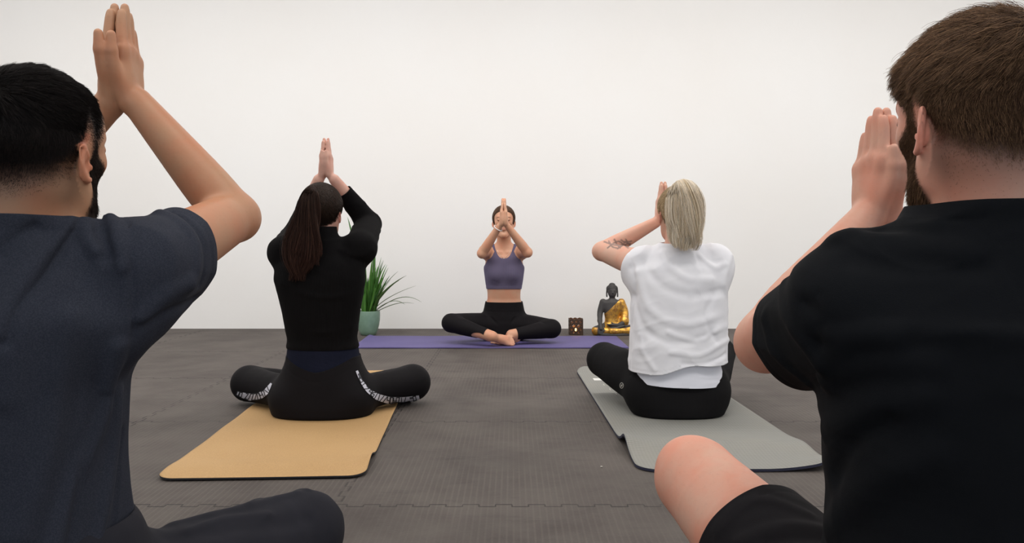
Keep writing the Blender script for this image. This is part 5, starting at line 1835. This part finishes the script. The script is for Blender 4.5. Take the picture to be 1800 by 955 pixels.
# ------------------------------------------------------------------ plant in a green pot
def plant():
    c = P(647.5, 589, 5.80); c[2] = 0
    root = bpy.data.objects.new('potted_plant', None); COL.objects.link(root); root.location = c
    tag(root, 'spiky green grass-leaved plant in a sage green pot against the white wall', 'plant')
    m = NT('sage_glaze')
    wv_ = m.n('ShaderNodeTexWave', wave_type='BANDS', bands_direction='Z'); wv_.inputs['Scale'].default_value = 26; wv_.inputs['Distortion'].default_value = .4
    m.l(m.obj(), wv_.inputs['Vector'])
    m.l(m.mix(m.ramp(m.noise(20, 3), .3, .7), (.165, .27, .20), (.21, .325, .25)), m.b.inputs['Base Color'])
    m.set(Roughness=.32); m.bump(wv_.outputs['Fac'], .22, .001)
    prof = [(0, 0.001), (.048, 0.001), (.056, .006), (.066, .03), (.077, .07), (.0835, .11), (.085, .145), (.084, .172), (.0835, .176), (.0805, .177), (.0785, .172), (.078, .14), (.02, .138), (0, .138)]
    link('pot', lathe_mesh('pot', prof), root, m.m)
    ms = NT('potting_soil'); ms.l(ms.mix(ms.noise(90, 3), (.02, .014, .01), (.06, .04, .03)), ms.b.inputs['Base Color']); ms.set(Roughness=.95); ms.bump(ms.noise(120, 3), .8, .006)
    link('soil', lathe_mesh('soil', [(0, .155), (.04, .153), (.0785, .150)], 40), root, ms.m)
    ml = NT('leaf_green')
    at_ = ml.n('ShaderNodeAttribute'); at_.attribute_name = 'tint'
    ml.l(at_.outputs['Color'], ml.b.inputs['Base Color']); ml.set(Roughness=.42)
    ml.b.inputs['Specular IOR Level'].default_value = .4
    rng = np.random.default_rng(3)
    leaves = []
    # (azimuth, lean at the tip as horizontal reach, height, droop, width)
    def leaf(a, reach, H, droop, wd, r0=None):
        n = 16
        t = np.linspace(0, 1, n)
        r0 = rng.random() * .045 if r0 is None else r0
        rad = r0 + reach * (t ** 1.6 if droop < .5 else t ** 1.0)
        z = .150 + H * (t - droop * t ** 2.4)
        ctr = np.stack([np.cos(a) * rad, np.sin(a) * rad, z], 1)
        ctr[:, 0] += .006 * np.sin(t * 4 + a)
        T_ = np.gradient(ctr, axis=0); T_ /= np.linalg.norm(T_, axis=1, keepdims=True)
        side = np.array([-np.sin(a), np.cos(a), 0]) * 1.0
        tw = rng.normal() * .9
        N_ = np.cross(T_, side); N_ /= np.linalg.norm(N_, axis=1, keepdims=True)
        sd = side[None] * np.cos(tw * (1 - t * .6))[:, None] + N_ * np.sin(tw * (1 - t * .6))[:, None]
        w_ = wd * np.minimum(1, .55 + t * 2) * np.clip((1 - t) / .55, 0, 1) ** .7 * .72
        Nn = np.cross(T_, sd)
        Lp = ctr + sd * w_[:, None]; Rp = ctr - sd * w_[:, None]; Cp = ctr - Nn * (w_ * .28)[:, None]
        return np.stack([Lp, Cp, Rp], 1)
    spec = []
    for i in range(62):
        a = rng.random() * 2 * math.pi
        spec.append((a, .03 + .11 * rng.random(), .20 + .26 * rng.random(), .05 + .1 * rng.random(), .016 + .008 * rng.random(), None))
    # tall spears, and the long arching leaves on the right that the picture shows
    spec += [(2.7, .17, .73, .02, .024, .02), (0.0, .032, .76, .01, .024, .01), (.25, .015, .60, .01, .024, .03), (-.3, .03, .52, .01, .024, .03), (0.1, .07, .40, .02, .02, .03), (2.9, .10, .46, .03, .018, .02), (-.5, .10, .44, .05, .02, .02), (.2, .11, .38, .05, .018, .03)]
    spec += [(-.15, .27, .34, .16, .016, .02), (-.30, .22, .36, .12, .017, .02), (.15, .33, .24, .14, .017, .02), (-.5, .25, .30, .15, .016, .03),
             (-.12, .38, .33, .72, .018, .02), (-.45, .30, .26, .68, .014, .02), (.3, .32, .18, .6, .014, .02), (3.3, .25, .35, .4, .016, .02), (2.7, .2, .4, .2, .018, .02), (4.2, .16, .38, .3, .018, .02), (1.2, .12, .36, .2, .018, .02)]
    for sp in spec:
        q = leaf(*sp)
        n = q.shape[0]
        idx = np.arange(n * 3).reshape(n, 3)
        F = np.concatenate([np.stack([idx[:-1, j], idx[:-1, j + 1], idx[1:, j + 1], idx[1:, j]], 1) for j in (0, 1)])
        me = np_mesh('leaf', q.reshape(-1, 3), F)
        g_ = rng.random()
        cbase = np.array([.035, .125, .018]) * (1 - g_) + np.array([.10, .255, .045]) * g_
        if sp[1] > .2: cbase = np.array([.075, .13, .035])
        set_tint(me, np.tile(cbase, (n * 3, 1)))
        lo_ = link('leaf', me, root, ml.m)
        md = lo_.modifiers.new('thickness', 'SOLIDIFY'); md.thickness = .0008
    return root


# ------------------------------------------------------------------ tea light holder
def candle():
    c = P(1012, 588, 5.84); c[2] = 0
    root = bpy.data.objects.new('candle_holder', None); COL.objects.link(root); root.location = c
    tag(root, 'square bronze filigree lantern with scalloped rim and a lit tea light inside', 'candle holder')
    m = NT('aged_bronze'); m.l(m.mix(m.noise(60, 3), (.055, .035, .026), (.13, .085, .06)), m.b.inputs['Base Color']); m.set(Metallic=.8, Roughness=.5)
    W, H = .049, .118
    # filigree panel: a plate with round openings in rings, cut as an implicit slab
    def panel(name, rz):
        cs, sn = math.cos(rz), math.sin(rz)

        def fn(Q):
            x = cs * Q[:, 0] + sn * Q[:, 1]; y = -sn * Q[:, 0] + cs * Q[:, 1]; z = Q[:, 2]
            d = np.maximum(np.abs(y + W) - .0016, np.abs(x) - W)
            top = H - .006 + .007 * np.abs(np.cos(x / W * math.pi * 1.5))
            d = np.maximum(d, np.maximum(z - top, -z))
            holes = np.full(len(Q), 1.0, np.float32)
            for cx, cz, r in [(a_, b_, c_ * .82) for a_, b_, c_ in [(-.031, .095, .009), (0, .098, .009), (.031, .095, .009), (-.018, .067, .0115), (.018, .067, .0115), (0, .040, .013), (-.033, .040, .008), (.033, .040, .008), (-.018, .018, .008), (.018, .018, .008), (0, .080, .004), (-.039, .066, .004), (.039, .066, .004), (0, .060, .004)]]:
                rr = np.hypot(x - cx, z - cz)
                ring = np.maximum(r * .62 - rr, -(r * .62 - rr)) - r * .10
                hole = rr - r
                th = np.arctan2(z - cz, x - cx)
                spoke = np.abs(np.sin(th * 3)) * rr - .0007
                solid = np.minimum(ring, np.maximum(spoke, .25 * r - rr))
                h_ = np.maximum(hole, -solid)
                holes = np.minimum(holes, h_)
            return np.maximum(d, -holes).astype(np.float32)
        s_ = S(); s_.add(fn, (0, 0, H / 2), .12, 0)
        return sdf_obj(name, s_, (-.056, -.056, -.004), (.056, .056, .130), .0016, m.m, root, V(0, 0, 0), newton=0)
    for k in range(4):
        panel('filigree_panel', k * math.pi / 2)
    link('base_plate', box_mesh('base_plate', (-W, -W, 0.0005), (W, W, .004)), root, m.m)
    mc = NT('tinted_glass_liner'); mc.set(Base_Color=(.10, .045, .03), Roughness=.3)
    mw = NT('candle_wax'); mw.set(Base_Color=(.85, .75, .6), Roughness=.5)
    link('tea_light', lathe_mesh('tea_light', [(0, .004), (.0185, .004), (.019, .018), (.018, .020), (0, .018)], 24), root, mw.m)
    mf = NT('candle_flame'); mf.set(Base_Color=(1, .5, .15))
    mf.b.inputs['Emission Color'].default_value = (1.0, .42, .10, 1); mf.b.inputs['Emission Strength'].default_value = 18
    link('flame', lathe_mesh('flame', [(0, .020), (.0035, .024), (.0052, .031), (.0040, .040), (.0015, .050), (0, .056)], 16), root, mf.m)
    l = bpy.data.lights.new('candle_light', 'POINT'); l.energy = .35; l.color = (1, .45, .15); l.shadow_soft_size = .01
    lo_ = bpy.data.objects.new('candle_light', l); COL.objects.link(lo_); lo_.parent = root; lo_.location = (0, 0, .045)
    return root


# ------------------------------------------------------------------ seated statue
def statue():
    c = P(1076, 588, 5.83); c[2] = 0
    base = c
    q = lambda x, y, z: c + V(x, -y, z)          # y towards the viewer
    M_ST = NT('dark_stone'); M_ST.l(M_ST.mix(M_ST.noise(60, 4), (.036, .034, .033), (.066, .062, .060)), M_ST.b.inputs['Base Color']); M_ST.set(Roughness=.6); M_ST.bump(M_ST.noise(200, 3), .3, .001)
    M_GO = NT('worn_gold_leaf'); M_GO.l(M_GO.mix(M_GO.ramp(M_GO.noise(38, 5, .65), .42, .62), (.78, .43, .08), (.30, .14, .04)), M_GO.b.inputs['Base Color'])
    M_GO.l(M_GO.ramp(M_GO.noise(38, 5, .65), .75, .35), M_GO.b.inputs['Metallic']); M_GO.set(Roughness=.34); M_GO.bump(M_GO.noise(120, 3), .35, .001)
    b = S()
    # torso
    b.loft([(.06, c[0], c[1], .055, .042), (.12, c[0], c[1], .050, .036), (.19, c[0], c[1], .064, .040), (.235, c[0], c[1], .066, .036), (.262, c[0], c[1], .035, .026)], 0, 2.3, cap=.02)
    b.cone(q(0, 0, .25), q(0, .004, .285), .021, .020, .012)
    # head
    b.ell(q(0, .004, .318), (.034, .035, .040), .008)
    b.ell(q(0, .012, .296), (.027, .026, .026), .010)
    b.ell(q(0, -.004, .336), (.040, .038, .029), .002)
    b.ell(q(0, -.004, .362), (.022, .022, .016), .010)
    b.cone(q(0, .034, .322), q(0, .040, .306), .003, .0055, .004)
    b.chain([q(-.016, .034, .327), q(0, .036, .324), q(.016, .034, .327)], [.0025] * 3, .003)
    b.ell(q(0, .032, .292), (.010, .006, .004), .003)
    for s_ in (-1, 1):
        b.ell(q(s_ * .012, .032, .318), (.007, .004, .003), .002)
        b.chain([q(s_ * .037, 0, .328), q(s_ * .040, .0, .305), q(s_ * .039, .004, .280)], [.006, .005, .006], .004)
    # right arm (image left): reaching over the knee towards the ground
    b.chain([q(-.066, 0, .236), q(-.088, .006, .165), q(-.094, .035, .105)], [.026, .022, .017], .014)
    b.chain([q(-.094, .035, .105), q(-.092, .062, .068), q(-.090, .072, .050)], [.017, .014, .015], .008)
    for i in range(4):
        b.cone(q(-.103 + i * .008, .072, .050), q(-.106 + i * .0085, .078, .012 + .003 * abs(i - 1.5)), .0052, .004, .002)
    b.cone(q(-.078, .070, .056), q(-.072, .078, .034), .005, .004, .003)
    # left arm (image right): hand in the lap
    b.chain([q(.066, 0, .236), q(.090, .006, .165), q(.085, .040, .095)], [.024, .022, .018], .014)
    b.chain([q(.085, .040, .095), q(.035, .066, .076), q(.005, .070, .078)], [.017, .013, .012], .008)
    b.ell(q(-.008, .068, .078), (.026, .016, .009), .006)
    for i in range(4):
        b.cone(q(-.020, .062 + i * .007, .079), q(-.044, .058 + i * .006, .081), .0048, .0038, .002)
    b.cone(q(.0, .066, .086), q(-.012, .066, .094), .0045, .004, .003)
    # crossed legs
    b.ell(q(0, .010, .042), (.115, .060, .040), .02)
    b.chain([q(-.040, .0, .045), q(-.118, .035, .036)], [.040, .031], .02)
    b.chain([q(.040, .0, .045), q(.118, .035, .036)], [.040, .031], .02)
    b.chain([q(-.118, .040, .030), q(.02, .070, .030)], [.028, .020], .015)
    b.chain([q(.118, .040, .032), q(-.01, .072, .040)], [.029, .020], .015)
    b.ell(q(.048, .070, .062), (.040, .014, .009), .006, np.array([[.95, 0, .3], [0, 1, 0], [-.3, 0, .95]]))
    b.cone(q(.07, .062, .062), q(.125, .050, .068), .011, .009, .006)
    b.loft([(0.0, c[0], c[1] - .015, .135, .075), (.012, c[0], c[1] - .015, .137, .076), (.018, c[0], c[1] - .015, .120, .066)], 0, 2.6, .004, .003)
    o = sdf_obj('buddha_statue', b, c + V(-.17, -.12, -.004), c + V(.17, .08, .40), .0022, M_ST.m, None, base)
    tag(o, 'seated dark stone buddha statue with gilded robe on the floor by the wall', 'statue')
    # curls on the head
    cu = S()
    rng = np.random.default_rng(2)
    for i in range(150):
        z = 1 - 2 * (i + .5) / 150 * .62; a = i * 2.39996
        r = math.sqrt(max(1 - z * z, 0))
        p = np.array([[math.cos(a) * r * .041, math.sin(a) * r * .039, z * .030 + .336]]) 
        if -p[0][1] * -1 < -.026 and p[0][2] < .334: continue
        cu.ell(q(p[0][0], -.004 - p[0][1], p[0][2]), (.0026,) * 3, 0)
    for i in range(30):
        z = 1 - 2 * (i + .5) / 30 * .5; a = i * 2.39996; r = math.sqrt(max(1 - z * z, 0))
        cu.ell(q(math.cos(a) * r * .0225, -.004 - math.sin(a) * r * .0225, .362 + z * .016), (.0025,) * 3, 0)
    sdf_obj('hair_curls', cu, c + V(-.05, -.05, .31), c + V(.05, .06, .40), .0018, M_ST.m, o, base)
    # gilded robe: leg drape and shoulder drape
    g = S()
    g.ell(q(0, .010, .042), (.115, .060, .040), .0)
    g.chain([q(-.040, .0, .045), q(-.118, .035, .036)], [.040, .031], .02)
    g.chain([q(.040, .0, .045), q(.118, .035, .036)], [.040, .031], .02)
    g.chain([q(-.118, .040, .030), q(.02, .070, .030)], [.028, .020], .015)
    g.chain([q(.118, .040, .032), q(-.01, .072, .036)], [.029, .020], .015)
    g.loft([(.05, c[0], c[1], .055, .042), (.12, c[0], c[1], .050, .036), (.19, c[0], c[1], .064, .040), (.235, c[0], c[1], .066, .036), (.262, c[0], c[1], .035, .026)], 0, 2.3, k=.015, cap=.02)
    g.chain([q(.066, 0, .236), q(.090, .006, .165), q(.087, .036, .100)], [.026, .026, .022], .014)
    g.chain([q(.060, .0, .10), q(.085, .02, .10)], [.02, .03], .02)
    g.offset(.0028)
    for i in range(7):
        x = .022 + i * .010
        g.fold([q(x * .75, .04, .262), q(x * 1.0, .055, .19), q(x * 1.15, .06, .11)], .0022, .0028)
    for i in range(6):
        z = .018 + i * .011
        g.fold([q(-.13, .05, z), q(-.07, .085, z * .8), q(-.02, .095, z * .35)], .0022, .0026)
        g.fold([q(.14, .05, z), q(.07, .085, z * .85), q(.01, .095, z * .45)], .0022, .0026)
    g.fold([q(0.002, .06, .07), q(.004, .05, .14), q(.016, .045, .215), q(.026, .035, .262)], .004, .005)

    cx_ = np.float32(c)

    def gc(Q):
        l = Q - cx_
        x, z = l[:, 0], l[:, 2]
        bare = np.minimum(z - .075, (z - .155) - .95 * (x - (-.055)))         # bare right chest above the diagonal
        arm_ = np.minimum(z - .058, -.058 - x)                                  # bare right arm
        nck = z - (.262 + .0 * x)
        return np.maximum(np.maximum(bare, nck), arm_)
    sdf_obj('gilded_robe', g, c + V(-.17, -.12, -.0), c + V(.17, .08, .30), .0022, M_GO.m, o, base, gc, .0012)
    return o


def crumb():
    p = hit(lambda Q: Q[:, 2], [1057], [822], 1.0, 4.0)[0]
    s_ = S(); s_.ell((0, 0, .0025), (.0035, .0028, .0025), 0); s_.ell((.003, .001, .002), (.002, .002, .002), .001)
    m_ = NT('pale_crumb'); m_.set(Base_Color=(.5, .47, .42), Roughness=.6)
    o = sdf_obj('crumb', s_, (-.01, -.01, -.003), (.01, .01, .008), .0008, m_.m, None, V(0, 0, 0)); o.location = (p[0], p[1], 0)
    tag(o, 'tiny pale crumb lying on the dark floor beside the grey mat', 'crumb')

plant()
candle()
statue()
instructor()
woman_black()
woman_blonde()
left_man()
right_man()
crumb()
